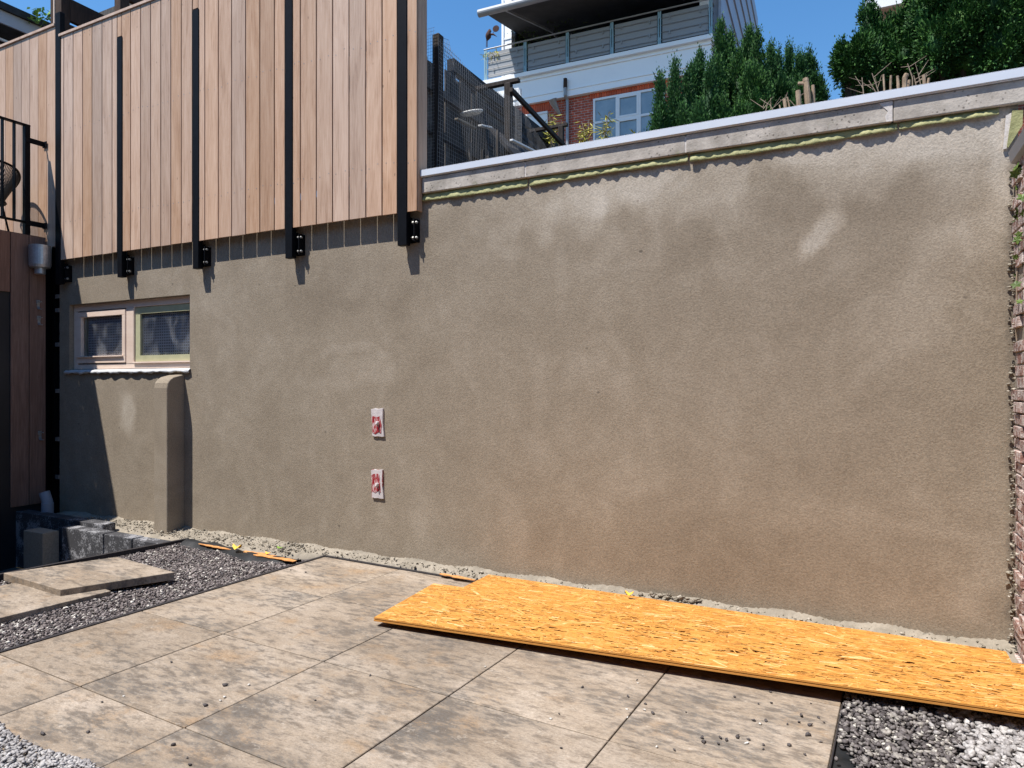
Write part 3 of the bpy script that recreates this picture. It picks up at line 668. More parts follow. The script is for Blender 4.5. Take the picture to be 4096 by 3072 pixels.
# ------------------------------------------------------------------ LOOSE SLABS
def slab(px, z, lab, rest=0):
    q = [onz(x, y, z) for x, y in px]; cx_ = sum(q, Vector()) / 4
    u = ((q[1] - q[0]) + (q[2] - q[3])).normalized(); v = Vector((-u.y, u.x, 0)); s = .4
    m = MB(); m.extr([p - Vector((0, 0, .058)) for p in q], (0, 0, .058))
    o = m.build('loose_slab', M['slab'], None, bevel=.004, seg=2); return tag(o, lab, 'paving slab', 'loose slabs left of the patio')
slab(((14, 2292), (468, 2227), (698, 2288), (241, 2359)), .075, 'upper loose beige slab laid over the gravel edge')
cA = onz(444, 2363, .03)
q0 = cA; u_ = (onz(-120, 2500, .03) - cA).normalized(); v_ = Vector((u_.y, -u_.x, 0)) * 1.0
if v_.y < 0: v_ = -v_
pts = [q0, q0 + u_ * .8, q0 + u_ * .8 + v_ * .8, q0 + v_ * .8]
m = MB().extr([p + Vector((0, 0, -.06)) for p in pts], (0, 0, .06)); o = m.build('loose_slab', M['slab'], None, bevel=.004, seg=2); tag(o, 'lower loose beige slab half under the other one', 'paving slab', 'loose slabs left of the patio')

# ------------------------------------------------------------------ OSB BOARDS
def osb(name, C4, len_, wid, lab, seed):
    """C4 = near-left, far-left, far-right, near-right corners of the top face"""
    r = np.random.default_rng(seed); c = np.array([tuple(p) for p in C4], float); base = Vector(C4[0])
    root = empty(name, base, lab, 'osb board', 'osb boards lying along the wall foot')
    def T(P):
        P = np.asarray(P, float).reshape(-1, 3); u = P[:, 0:1] / len_; v = P[:, 1:2] / wid
        q = c[0] * (1 - u) * (1 - v) + c[1] * (1 - u) * v + c[2] * u * v + c[3] * u * (1 - v); q[:, 2] += P[:, 2]; return q - np.array(base)
    def lk(nm, P, F, mt):
        me = bpy.data.meshes.new(nm); me.from_pydata(T(P).tolist(), [], F); bmesh_fix(me) if nm == 'core' else None
        o = bpy.data.objects.new(nm, me); col.objects.link(o); me.materials.append(mt); o.parent = root; return o
    m = MB().box(0, len_, 0.0, wid, -.0075, -.0006).box(0, len_, .0, wid, -.022, -.0125).box(.0, len_, .012, wid, -.0125, -.0075)
    lk('core', m.v, m.f, M['osb_base'])
    N = int(len_ * wid * 3600); V = np.zeros((N, 4, 3))
    cx_ = r.uniform(-.02, len_ + .02, N); cy_ = r.uniform(-.01, wid + .01, N); ang = r.normal(0, .28, N)
    k = r.random(N) < .16; ang[k] = r.uniform(-1.6, 1.6, k.sum())
    ln = r.uniform(.05, .17, N) / 2; wd = r.uniform(.007, .028, N) / 2; zz = r.uniform(0, .0007, N)
    small = r.random(N) < .55; ln[small] *= r.uniform(.2, .6, small.sum()); wd[small] *= r.uniform(.15, .6, small.sum())
    for i, (sx, sy) in enumerate(((-1, -1), (1, -1), (1, 1), (-1, 1))):
        jx_ = sx * ln * r.uniform(.8, 1, N); jy = sy * wd * r.uniform(.5, 1, N)
        V[:, i, 0] = np.clip(cx_ + jx_ * np.cos(ang) - jy * np.sin(ang), 0, len_); V[:, i, 1] = np.clip(cy_ + jx_ * np.sin(ang) + jy * np.cos(ang), 0, wid)
        V[:, i, 2] = zz + r.uniform(0, .0003, N)
    lk('strands', V.reshape(-1, 3), np.arange(N * 4).reshape(-1, 4).tolist(), M['osb'])
    return root
zb = .056
NL = onz(1495, 2470, zb); FL = onz(1735, 2333, zb); NR = onz(4096, 2850, .098); FR = onz(4096, 2657, .062)
NR = NL + (NR - NL) * 1.25; FR = FL + (FR - FL) * 1.25
osb('osb_board', (NL, FL, FR, NR), (NR - NL).length, (FL - NL).length, 'front orange osb board, its grooved edge over the patio', 5)
zr = .032
r0 = onz(1955, 2298, zr); r1 = onz(4025, 2606, zr); dr_ = (r1 - r0).normalized(); nn = Vector((dr_.y, -dr_.x, 0))
osb('osb_board', (r0 + nn * .5, r0, r1, r1 + nn * .5), (r1 - r0).length, .5, 'narrow strip of a second osb board, half under the front one by the wall', 9)
a = NL; dirx = (NR - NL).normalized(); nrm = Vector((-dirx.y, dirx.x, 0))
# battens they lie on
for k, s_ in enumerate((.9, 2.2)):
    p = a + dirx * s_ + nrm * .12; p.z = .016; q_ = p + nrm * .2; q_.z = .016; o = MB().bar(p, q_, .06, .03).build('support_batten', M['old_timber']); tag(o, ('left' if k == 0 else 'right') + ' timber batten under the osb boards', 'batten', 'battens under the osb')

# ------------------------------------------------------------------ STONES
def ico():
    p = (1 + 5 ** .5) / 2
    v = np.array([(-1, p, 0), (1, p, 0), (-1, -p, 0), (1, -p, 0), (0, -1, p), (0, 1, p), (0, -1, -p), (0, 1, -p), (p, 0, -1), (p, 0, 1), (-p, 0, -1), (-p, 0, 1)], float); v /= np.linalg.norm(v[0])
    f = np.array([(0, 11, 5), (0, 5, 1), (0, 1, 7), (0, 7, 10), (0, 10, 11), (1, 5, 9), (5, 11, 4), (11, 10, 2), (10, 7, 6), (7, 1, 8), (3, 9, 4), (3, 4, 2), (3, 2, 6), (3, 6, 8), (3, 8, 9), (4, 9, 5), (2, 4, 11), (6, 2, 10), (8, 6, 7), (9, 8, 1)])
    return v, f
IV, IF = ico()
def stones(name, P, size, m, flat=.7, parent=None):
    N = len(P); V = IV[None] * rng.uniform(.42, 1.3, (N, 12, 1)) * rng.uniform([.75, .55, .35], [1.4, 1.0, .8], (N, 3))[:, None, :]
    a = rng.uniform(0, 2 * np.pi, N); b = rng.uniform(-.5, .5, N)
    ca, sa, cb, sb = np.cos(a), np.sin(a), np.cos(b), np.sin(b)
    X = V[..., 0] * ca[:, None] - V[..., 1] * sa[:, None]; Y = V[..., 0] * sa[:, None] + V[..., 1] * ca[:, None]; Z = V[..., 2]
    Y2 = Y * cb[:, None] - Z * sb[:, None]; Z2 = Y * sb[:, None] + Z * cb[:, None]
    V = np.stack([X, Y2, Z2], -1) * np.asarray(size).reshape(-1, 1, 1) * .5 + P[:, None, :]
    F = (IF[None] + (np.arange(N) * 12)[:, None, None]).reshape(-1, 3)
    return npmesh(name, V.reshape(-1, 3), F, m, parent)
def inpoly(x, y, poly):
    c = np.zeros(len(x), bool); n = len(poly)
    for i in range(n):
        x1, y1 = poly[i]; x2, y2 = poly[(i + 1) % n]
        k = ((y1 > y) != (y2 > y)) & (x < (x2 - x1) * (y - y1) / (y2 - y1 + 1e-12) + x1); c ^= k
    return c
def scatter(poly, dens):
    xs = [p[0] for p in poly]; ys = [p[1] for p in poly]; A_ = (max(xs) - min(xs)) * (max(ys) - min(ys))
    n = int(A_ * dens); x = rng.uniform(min(xs), max(xs), n); y = rng.uniform(min(ys), max(ys), n); k = inpoly(x, y, poly); return x[k], y[k]
P0 = tile_pt(-.03, 3.0); P1 = tile_pt(-.03, -.6)
poly = [(P0.x - .0, P0.y - .12), (P1.x, P1.y), (PITX - .05, P1.y), (-5.86, 3.3), (-5.73, 4.32), (-5.4, 4.36), (-4.9, 4.30), (-4.5, 4.32)]
x, y = scatter(poly, 7500)
dd = rng.uniform(0, 1, len(x)); z = -.024 + dd * .02 + .006 * np.sin(x * 9) * np.sin(y * 7)
o = stones('gravel', np.c_[x, y, z], rng.uniform(.015, .03, len(x)), M['gravel_dark']); tag(o, 'dark purple-grey gravel with a few white chips, between patio and sunken area', 'gravel', kind='stuff')
m = MB(); q = [tile_pt(5.005, 3, -.033), tile_pt(5.2, 3, -.033), tile_pt(5.17, .8, -.033), tile_pt(5.005, .8, -.033)]
o = MB().extr(q, (0, 0, .006)).build('weed_membrane', M['black_plastic']); tag(o, 'black weed membrane showing along the right edge of the patio', 'weed membrane')
F0 = tile_pt(5.02, 2.3); F1 = tile_pt(5.02, .9)
poly = [(F0.x, F0.y), (F1.x, F1.y), (1.6, F1.y), (1.6, F0.y + .15)]
x, y = scatter(poly, 9500)
edge = (x - F1.x); k = (edge > .05 + .05 * np.sin(y * 9)) | (rng.random(len(x)) < .05) | (y > 3.2) & (edge > .015); x, y = x[k], y[k]
z = -.022 + rng.uniform(0, 1, len(x)) * .034 + .012 * np.sin(x * 6 + 1)
wht = (x + (y - 3.0) * .0 + .5 * (3.5 - y) * 0 + rng.normal(0, .11, len(x))) > .50 + .16 * np.clip((3.25 - y), -1, 1)
o = stones('gravel', np.c_[x, y, z][~wht], rng.uniform(.013, .036, (~wht).sum()), M['gravel_mix']); tag(o, 'grey crushed gravel right of the patio', 'gravel', kind='stuff')
o = stones('gravel', np.c_[x, y, z + .01][wht], rng.uniform(.02, .05, wht.sum()), M['gravel_white']); tag(o, 'white gravel patch at the right below the osb board', 'gravel', kind='stuff')
poly = [(-3.9, 1.35), (-3.6, 1.72), (-3.22, 1.63), (-3.0, 1.62), (-2.72, 1.66), (-2.45, 1.58), (-2.4, 1.0), (-3.9, .9)]
x, y = scatter(poly, 9000); dd = rng.uniform(0, 1, len(x))
z = .004 + dd * np.clip((1.66 - y) * .16, 0, .06)
o = stones('gravel', np.c_[x, y, z], rng.uniform(.014, .03, len(x)), M['gravel_white']); tag(o, 'heap of white gravel spilt on the near left patio corner', 'gravel', kind='stuff')
poly = [(-2.72, 1.62), (-2.4, 1.69), (-2.1, 1.70), (-2.1, 1.45), (-2.7, 1.4)]
x, y = scatter(poly, 1600)
o = stones('gravel', np.c_[x, y, .006 + rng.uniform(0, .01, len(x))], rng.uniform(.012, .028, len(x)), M['gravel_mix']); tag(o, 'scatter of brown-grey chips beside the white gravel heap', 'gravel', kind='stuff')
# mortar rubble at the wall foot
V = []; F = []; nx, ny = 620, 9; X0, X1 = -8.2, .76
for i in range(nx + 1):
    x_ = X0 + (X1 - X0) * i / nx
    yfr = 4.40 if x_ < -4.6 else (4.60 if x_ < -2.6 else 4.50)
    if x_ < -6.7: yfr = 4.45
    if -4.6 <= x_ < -4.2: yfr = 4.40 + (x_ + 4.6) / .4 * .17
    for j in range(ny + 1):
        t_ = j / ny; hh = .008 + .03 * t_ ** 2 + random.uniform(-.009, .009) + .008 * math.sin(x_ * 13 + j) * math.sin(x_ * 5)
        if j == 0: hh = -.035
        if j == ny: hh = .045 + .012 * math.sin(x_ * 11) + random.uniform(-.006, .006)
        V.append((x_, yfr + (4.702 - yfr) * t_, hh))
for i in range(nx):
    for j in range(ny): a_ = i * (ny + 1) + j; F.append((a_, a_ + ny + 1, a_ + ny + 2, a_ + 1))
o = npmesh('mortar_rubble', V, F, M['mortar']); tag(o, 'dropped mortar and sand lying along the wall foot', 'mortar rubble', kind='stuff')
N = 3300; x = rng.uniform(-7.6, .74, N); k = (x < -4.3) | (rng.random(N) < .45); x = x[k]; N = len(x)
yfr = np.where(x < -4.4, 4.42, 4.57); yfr = np.where(x < -6.7, 4.48, yfr); y = yfr + (4.70 - yfr) * rng.random(N)
o = stones('mortar_crumbs', np.c_[x, y, .012 + (y - yfr) * .1 + rng.uniform(0, .01, N)], rng.uniform(.005, .02, N) * rng.choice([1, 1, 1, 2.0], N), M['crumb']); tag(o, 'crumbs of dried mortar on the rubble along the wall', 'mortar crumbs', kind='stuff')
c = onz(2690, 2400, .02); o = stones('mortar_crumbs', np.array([(c.x + random.gauss(0, .09), min(4.66, c.y + random.gauss(0, .015)), .03 + random.random() * .03) for _ in range(60)]), rng.uniform(.015, .05, 60), M['crumb']); tag(o, 'darker heap of mortar lumps behind the middle of the osb boards', 'mortar crumbs', kind='stuff')

# loose stones on the patio: (px, py, size, pale)
st = [(686, 2650, 12, 0), (902, 2744, 18, 0), (997, 2742, 14, 1), (495, 2786, 9, 1), (407, 2810, 12, 0), (881, 2805, 12, 1), (898, 2792, 15, 1), (820, 2824, 17, 0), (169, 2938, 20, 0), (354, 2929, 15, 0), (693, 2984, 20, 0), (749, 3035, 12, 0), (759, 3063, 18, 0), (1261, 2803, 12, 0), (1481, 2704, 14, 0), (1941, 2669, 9, 1), (2329, 2751, 16, 0), (2512, 2788, 17, 0), (2581, 2817, 14, 0), (2612, 2855, 19, 0), (2578, 2842, 13, 1), (2508, 2839, 10, 1), (2510, 2871, 10, 1), (2237, 2858, 12, 0), (2203, 2878, 11, 1), (2744, 2851, 10, 0), (2246, 2995, 20, 0), (2627, 2991, 16, 1), (2698, 3003, 15, 0), (2548, 2721, 10, 0), (2551, 2734, 10, 1), (3082, 2770, 13, 0), (2938, 2790, 12, 0), (3033, 2817, 12, 0), (3086, 2815, 12, 0), (3015, 2885, 18, 0), (3041, 2898, 14, 1), (3065, 2885, 17, 0), (3150, 2899, 13, 0), (3195, 2891, 15, 0), (3205, 2866, 26, 0), (3239, 2903, 18, 0), (3275, 2874, 14, 0), (3296, 2892, 12, 0), (2808, 2953, 16, 0), (2815, 2973, 22, 0), (2881, 2953, 22, 0), (2907, 2963, 18, 0), (2949, 2951, 24, 0), (2873, 2977, 18, 0), (2995, 2960, 14, 0), (2988, 2976, 15, 1), (3053, 2982, 12, 0), (3054, 2999, 14, 0), (3154, 2982, 19, 0), (3236, 2944, 22, 0), (3284, 2970, 12, 0), (3220, 3020, 16, 0), (3243, 2815, 9, 0), (1165, 2262, 0, 0), (1223, 2290, 10, 0), (1163, 2281, 8, 0)]
for px, py, s_, pale in st:
    if not s_: continue
    p = onz(px, py); sz = s_ * .00105 * 1.05 * (p - Vector((0, 0, EYE))).length / 3.6
    o = stones('loose_stone', np.array([(p.x, p.y, sz * .26)]), [sz * 1.15], M['stone_pale'] if pale else M['stone_dark'])
    me = o.data; me.transform(Matrix.Translation((-p.x, -p.y, 0))); o.location = (p.x, p.y, 0)
    cn = 'pale' if pale else 'dark'; ar = 'the slab beside the grey gravel' if px > 2770 else ('the middle slabs in front of the osb board' if px > 1900 else ('the far slab by the patio corner' if py < 2400 else 'the near left slabs'))
    if s_ > 24: lb_ = 'biggest dark loose stone, on the slab beside the grey gravel'
    else: lb_ = 'small %s loose stone on %s' % (cn, ar)
    tag(o, lb_, 'stone', '%s loose stones on %s' % (cn, ar))

# small scraps at the wall foot
def leafy(name, c, s, m, lab, cat, h=.3):
    V = []; n = 8
    pts = [c + Vector((s * math.cos(a), s * .55 * math.sin(a), h * s * (.5 + .5 * math.cos(a * 2)))) for a in [2 * math.pi * k / n for k in range(n)]]
    o = MB().add([c + Vector((0, 0, s * h * .4))] + pts, [(0, k + 1, (k + 1) % n + 1) for k in range(n)]).build(name, m); sd = o.modifiers.new('s', 'SOLIDIFY'); sd.thickness = .002; tag(o, lab, cat); return o
for px0, py0, px1, py1, wd_, lab in ((795, 2176, 925, 2200, .045, 'longest orange chipboard offcut by the ground fabric'), (975, 2206, 1180, 2246, .1, 'orange chipboard offcut nearest the patio corner'), (1760, 2296, 1900, 2322, .05, 'orange chipboard sliver beside the rear osb board')):
    A_ = onz(px0, py0, .025); B_ = onz(px1, py1, .025); m = MB(); n = 14; L_ = []; Rr = []
    for k in range(n + 1):
        p = A_.lerp(B_, k / n); w2 = wd_ * math.sin(math.pi * (k + .6) / (n + 1.2)) ** .5 * random.uniform(.45, 1.15) / 2; L_.append(p + Vector((0, w2, 0))); Rr.append(p - Vector((0, w2, 0)))
    m.extr(L_ + Rr[::-1], (0, 0, .005)); o = m.build('chipboard_scrap', M['orange_sheet']); tag(o, lab, 'chipboard scrap', 'orange scraps at the wall foot')
leafy('yellow_scrap', onz(948, 2196, .05), .05, M['yellow'], 'bright yellow folded scrap on the orange offcuts', 'scrap', .9)
leafy('yellow_scrap', onz(1072, 2214, .04), .03, M['yellow'], 'small yellow scrap nearer the patio corner', 'scrap', .5)
leafy('fallen_leaf', onz(1120, 2192, .04), .035, M['green_leaf'], 'green fallen leaf on the pale rubble', 'leaf', .4)
leafy('fallen_leaf', onz(2518, 2380, .06), .03, M['yellow'], 'curled yellow leaf behind the osb boards', 'leaf', 1.0)
leafy('fallen_leaf', onz(2128, 2487, zb), .022, M['rust'], 'rust-brown curled leaf lying on the osb board', 'leaf', .5)

# ------------------------------------------------------------------ BRICK WALL AT THE RIGHT WITH EAVE AND IVY
BX = .752
bw = empty('brick_wall', (BX, 3.5, 0), 'rough limewashed pink brick wall at the right end', 'wall')
m = MB(); z = -.04; r_ = 0
while z < 2.72:
    y = 4.69 - (.055 if r_ % 2 else 0) - (.0)
    while y > 1.5:
        j = random.uniform(-.008, .016); m.box(BX + j, BX + .1, y - .205, y - .008, z, z + .056); y -= .215
    z += .066; r_ += 1
m.build('bricks', M['limed_brick'], bw, bevel=.003, seg=1)
MB().box(BX + .014, BX + .25, 1.4, 4.70, -.5, 2.75).build('mortar', M['mortar'], bw)
N = 300; ys2 = 4.7 - rng.random(N) ** 2 * .16
o = stones('mortar_crumbs', np.c_[rng.uniform(BX - .02, BX + .01, N), np.minimum(ys2, 4.69), rng.uniform(0, 2.7, N)], rng.uniform(.008, .028, N), M['crumb']); tag(o, 'ragged mortar in the corner between render and brick wall', 'mortar crumbs', kind='stuff')
ev = empty('eave_gutter', (.73, 4.0, 2.8), 'grey eave gutter running out above the brick wall', 'gutter')
e0 = ony(4032, 612, 4.64)
MB().extr([(e0.x, 4.64, e0.z), (e0.x + .012, 4.64, e0.z - .06), (e0.x + .1, 4.64, e0.z - .09), (e0.x + .3, 4.64, e0.z + .0), (e0.x + .3, 4.64, e0.z + .05), (e0.x + .02, 4.64, e0.z + .01)], (0, -3, 0)).build('gutter', M['alu'], ev)
MB().box(e0.x + .06, e0.x + .09, 1.6, 4.69, e0.z - .3, e0.z - .08).build('fascia_board', M['fascia'], ev)
m = MB(); q = [ony(px, py, 4.672) for px, py in ((4050, 442), (4093, 440), (4090, 500), (4033, 590), (4028, 585))]
m.extr(q, (0, .012, 0)); o = m.build('olive_flashing', M['greenzinc']); tag(o, 'olive-green flashing flap over the eave end', 'flashing')
m = MB(); q = [ony(px, py, 4.682) for px, py in ((4024, 462), (4046, 450), (4044, 500), (4034, 590), (4012, 598), (4018, 540))]
m.extr(q, (0, .012, 0)); m.build('white_mortar_patch', M['mortar_lt'], wall)
iv = empty('ivy', (BX, 4.5, 2.6), 'trailing green ivy on the brick wall below the eave', 'ivy')
m = MB()
for k in range(38):
    px = random.uniform(4058, 4100); py = 660 + abs(random.gauss(0, 200)); c = ony(px, py, random.uniform(4.35, 4.66)); c.x = min(c.x, BX + .03)
    s_ = random.uniform(.016, .034); rt = Euler((random.uniform(-.6, .6), random.uniform(-.6, .6), random.uniform(0, 6.3))).to_matrix()
    pts = [(0, -1, 0), (.35, -.55, .1), (.95, -.35, 0), (.55, .1, .12), (.6, .7, 0), (0, .45, .15), (-.6, .7, 0), (-.55, .1, .12), (-.95, -.35, 0), (-.35, -.55, .1)]
    vv = [c + rt @ Vector((p[0], p[2], -p[1])) * s_ for p in pts] + [c]; m.add(vv, [(10, i, (i + 1) % 10) for i in range(10)])
m.build('leaves', M['ivy'], iv)
m = MB()
for px in (4066, 4078, 4090):
    pts = [ony(px + random.uniform(-5, 5), y_, 4.6) for y_ in range(650, 1400, 60)]; m.tube(pts, .004, 5)
m.build('stems', M['twig'], iv)

# ------------------------------------------------------------------ FOLIAGE MACHINE
def sprays(P, D, ln, wd):
    """diamond-shaped sprays, folded along the middle; P base points, D directions"""
    N = len(P); D = D / np.linalg.norm(D, axis=1, keepdims=True)
    S = np.cross(D, rng.normal(0, 1, (N, 3))); S /= np.linalg.norm(S, axis=1, keepdims=True); U = np.cross(S, D)
    ln = ln[:, None]; wd = wd[:, None]
    V = np.stack([P, P + D * ln * .45 + S * wd + U * wd * .3, P + D * ln, P + D * ln * .45 - S * wd + U * wd * .3], 1)
    return V.reshape(-1, 3), np.arange(N * 4).reshape(-1, 4)
def crown(name, blobs, m, parent, dens=11000, leaf=.023, up=1.0, inner=True):
    """blobs: (centre, rx, ry, rz, spire) -> leaf sprays clustered on tufts over each blob"""
    Ps = []; Ds = []
    for c, rx, ry, rz, spire in blobs:
        area = 4 * math.pi * ((rx * rz) ** 1.6 / 3 * 2 + (rx * ry) ** 1.6 / 3) ** (1 / 1.6)
        nt_ = max(14, int(area * 110))
        u = rng.normal(0, 1, (nt_, 3)); u /= np.linalg.norm(u, axis=1, keepdims=True)
        rr = rng.uniform(.8, 1.03, (nt_, 1)); tint = None
        T = u * rr
        if spire: s = np.clip(1 - (T[:, 2:3] * .5 + .5) ** 1.5 * .78, .1, 1); T[:, :2] *= s
        T = T * np.array([rx, ry, rz]) + np.array(c)
        per = int(dens * area / nt_) + 1
        k = np.repeat(np.arange(nt_), per)
        tr = rng.uniform(.025, .055, nt_) * (1.0 if rx > .3 else .7)
        off = rng.normal(0, 1, (len(k), 3)) * tr[k][:, None] * np.array([.6, .6, 1.5])
        Ps.append(T[k] + off); o_ = u[k] * .7 + off / tr[k][:, None] * .35; o_[:, 2] += up; o_ += rng.normal(0, .25, o_.shape); Ds.append(o_)
        if inner:      # deeper, sparser leaves
            n2 = int(dens * area * .35); u2 = rng.normal(0, 1, (n2, 3)); u2 /= np.linalg.norm(u2, axis=1, keepdims=True); q = u2 * rng.uniform(.3, .75, (n2, 1))
            if spire: q[:, :2] *= np.clip(1 - (q[:, 2:3] * .5 + .5) ** 1.5 * .78, .1, 1)
            Ps.append(q * np.array([rx, ry, rz]) + np.array(c)); d2 = u2.copy(); d2[:, 2] += .5; Ds.append(d2)
    P = np.concatenate(Ps); D = np.concatenate(Ds); N = len(P)
    V, F = sprays(P, D, rng.uniform(.6, 1.5, N) * leaf, rng.uniform(.2, .3, N) * leaf)
    if inner:          # twiggy heart of each plume, so that no light shows straight through
        V2 = []; F2 = []
        for c, rx, ry, rz, spire in blobs:
            k0 = len(V) + len(V2)
            for a in range(9):
                for b in range(12):
                    th = math.pi * a / 8; ph = 2 * math.pi * b / 12; q = np.array([math.sin(th) * math.cos(ph), math.sin(th) * math.sin(ph), math.cos(th)]) * rng.uniform(.6, .78)
                    if spire: q[:2] *= max(.1, 1 - (q[2] * .5 + .5) ** 1.5 * .78)
                    V2.append(q * np.array([rx, ry, rz]) + np.array(c))
            for a in range(8):
                for b in range(12): F2.append((k0 + a * 12 + b, k0 + a * 12 + (b + 1) % 12, k0 + (a + 1) * 12 + (b + 1) % 12, k0 + (a + 1) * 12 + b))
        V = np.concatenate([V, np.array(V2)]); F = np.concatenate([F, np.array(F2)])
    return npmesh(name, V, F, m, parent)
TZ = 2.92
def conifer(name, plumes, y, m, lab, grp, base=None):
    bl = []; xs_ = []
    for px, pt, pb_, w_, dy in plumes:
        yy = y + dy; top = ony(px, pt, yy); bot = ony(px, pb_, yy); d = yy / ray(px, pt).y; rx = w_ * d / FPX
        z0 = max(bot.z, TZ); c = Vector((top.x, yy, (top.z + z0) / 2)); bl.append((tuple(c), rx, rx * .95, (top.z - z0) / 2, True)); xs_.append(top.x)
    bx = sum(xs_) / len(xs_); root = empty(name, (bx, y, TZ), lab, 'conifer', grp)
    crown('crown', bl, m, root)
    t = MB()
    for b in bl: t.tube([(bx + (b[0][0] - bx) * .4, y + .05, TZ - .05), (b[0][0], b[0][1], b[0][2] - b[3] * .5), (b[0][0], b[0][1], b[0][2] + b[3] * .5)], [.04, .025, .008], 6)
    t.build('trunk', M['trunk'], root)
GRP = 'columnar conifers behind the wall'
conifer('conifer', [(2625, 440, 760, 30, -.6), (2645, 290, 740, 40, -.5), (2690, 330, 740, 36, -.2), (2600, 500, 760, 22, -.6)], 6.3, M['conifer_b'], 'thin dark conifer tips furthest left, before the brick house', GRP)
conifer('conifer', [(2700, 255, 740, 42, -.5), (2745, 300, 740, 48, -.3), (2770, 235, 740, 46, 0), (2800, 205, 700, 50, .1), (2840, 260, 720, 55, -.4), (2730, 430, 760, 55, -.7), (2800, 420, 740, 70, -.8)], 6.6, M['conifer_b'], 'blue-green conifer second from the left, just left of the tallest spire', GRP)
conifer('conifer', [(2885, 85, 640, 62, 0), (2920, 150, 640, 66, .1), (2865, 230, 660, 66, -.4), (2950, 210, 620, 70, -.2), (2890, 400, 740, 75, -.7), (2960, 430, 600, 75, -.6), (2995, 100, 560, 52, .4), (3030, 140, 560, 56, .2), (3010, 260, 520, 80, -.4), (2860, 520, 740, 70, -.9), (2700, 560, 760, 60, -.8), (2780, 560, 740, 70, -.9)], 6.9, M['conifer_a'], 'tallest pointed green conifer, with two spires beside the zinc gable', GRP)
conifer('conifer', [(3085, 180, 520, 46, .2), (3115, 205, 500, 44, .4), (3160, 185, 520, 50, .1), (3200, 215, 520, 52, 0), (3235, 205, 500, 46, .2), (3262, 265, 520, 42, .2), (3130, 300, 500, 62, -.2), (3210, 330, 520, 60, -.3), (3290, 350, 470, 26, .4), (3270, 370, 470, 36, .3), (3060, 330, 560, 60, 0)], 7.6, M['conifer_b'], 'conifer clump behind the thick cut stumps, its spires against blue sky', GRP)
def bush(name, blobs, y, m, lab, grp=None, dens=9500):
    bl = []
    for px, py, rpx, rpy, dy in blobs:
        yy = y + dy; c = ony(px, py, yy); d = yy / ray(px, py).y; bl.append((tuple(c), rpx * d / FPX, min(rpx, rpy) * d / FPX, rpy * d / FPX, False))
    bx = sum(b[0][0] for b in bl) / len(bl); root = empty(name, (bx, y, TZ), lab, 'conifer', grp)
    crown('crown', bl, m, root, dens=dens, leaf=.027, up=.5)
    t = MB()
    for b in bl[:6]: t.tube([(bx + (b[0][0] - bx) * .5, y + .1, TZ - .05), (b[0][0], b[0][1] + .05, b[0][2])], [.05, .015], 6)
    t.build('trunk', M['trunk'], root)
GR2 = 'clipped conifers at the right behind the wall'
bush('conifer', [(3420, 210, 75, 60, 0), (3385, 240, 52, 55, .0), (3455, 250, 60, 70, .1), (3400, 290, 55, 45, 0), (3450, 330, 70, 50, .1), (3420, 375, 55, 40, .2)], 6.6, M['conifer_a'], 'rounded clipped conifer at the sky gap, left of the big hedge', GR2)
bush('conifer', [(3475, 120, 35, 100, .1), (3478, 50, 20, 50, .1), (3520, 190, 75, 80, .1), (3590, 160, 80, 80, .2), (3560, 260, 90, 70, .2), (3650, 130, 70, 90, .1), (3640, 230, 80, 80, 0), (3530, 320, 80, 45, .35), (3630, 320, 80, 40, .4), (3720, 340, 70, 50, .4), (3600, 200, 100, 110, .9), (3600, 370, 150, 60, 1.0)], 7.0, M['conifer_a'], 'bushy green conifer below the white gable eave', GR2)
bush('conifer', [(3720, 60, 90, 90, 0), (3800, -20, 120, 120, 0), (3760, 180, 90, 90, -.1), (3850, 110, 110, 110, -.1), (3950, 40, 130, 130, -.1), (4060, 0, 120, 140, 0), (3880, 230, 110, 85, 0), (3990, 190, 110, 110, -.1), (4090, 160, 100, 110, 0), (3790, 280, 80, 60, .1), (3960, 280, 110, 60, .1), (4080, 250, 100, 60, .1), (3900, -120, 150, 110, .2), (4200, 60, 150, 200, .2), (3700, -60, 70, 90, .2), (3830, 330, 110, 50, .4)], 6.8, M['conifer_a'], 'massive dark conifer hedge filling the top right corner', GR2)

# stumps and twigs behind the coping
def stump(pts, r0, r1, y, lab):
    P = [ony(px, py, y) for px, py in pts]; d = y / ray(*pts[0]).y; base = Vector((P[0].x, y, TZ - .02))
    k = d / FPX * .74; ps = [base] + P; rs = [r0 * k * 1.1, r0 * k * 1.02] + [r1 * k] * (len(P) - 1)
    m = MB(); n_ = []
    for i in range(len(ps) - 1):
        for q in range(3): t_ = q / 3; n_.append((ps[i].lerp(ps[i + 1], t_), (rs[i] * (1 - t_) + rs[i + 1] * t_) * random.uniform(.93, 1.08)))
    n_.append((ps[-1], rs[-1]))
    m.tube([a for a, b in n_], [b for a, b in n_], 9); o = m.build('cut_stump', M['stump']); tag(o, lab, 'stump', 'cut stumps behind the coping'); return o
def twig(pts, y, lab, r=2.2, sub=3):
    P = [ony(px, py, y) for px, py in pts]; d = y / ray(*pts[0]).y; k = d / FPX
    m = MB(); m.tube([Vector((P[0].x, y, TZ))] + P, [r * 1.4 * k] + [r * k * (1 - .6 * i / len(P)) for i in range(len(P))], 5)
    for i in range(sub):
        a = P[0].lerp(P[-1], random.uniform(.1, .8)); b = a + Vector((random.uniform(-.12, .12), random.uniform(-.05, .05), random.uniform(.02, .12))); m.tube([a, b], [r * .7 * k, r * .3 * k], 4)
    o = m.build('bare_twig', M['twig']); tag(o, lab, 'twig', 'bare cut twigs behind the coping')
Y1 = 5.6
st_ = stump([(3235, 440), (3225, 330), (3221, 314)], 16, 15, Y1, 'tallest pitted grey-brown stump of the left group'); 
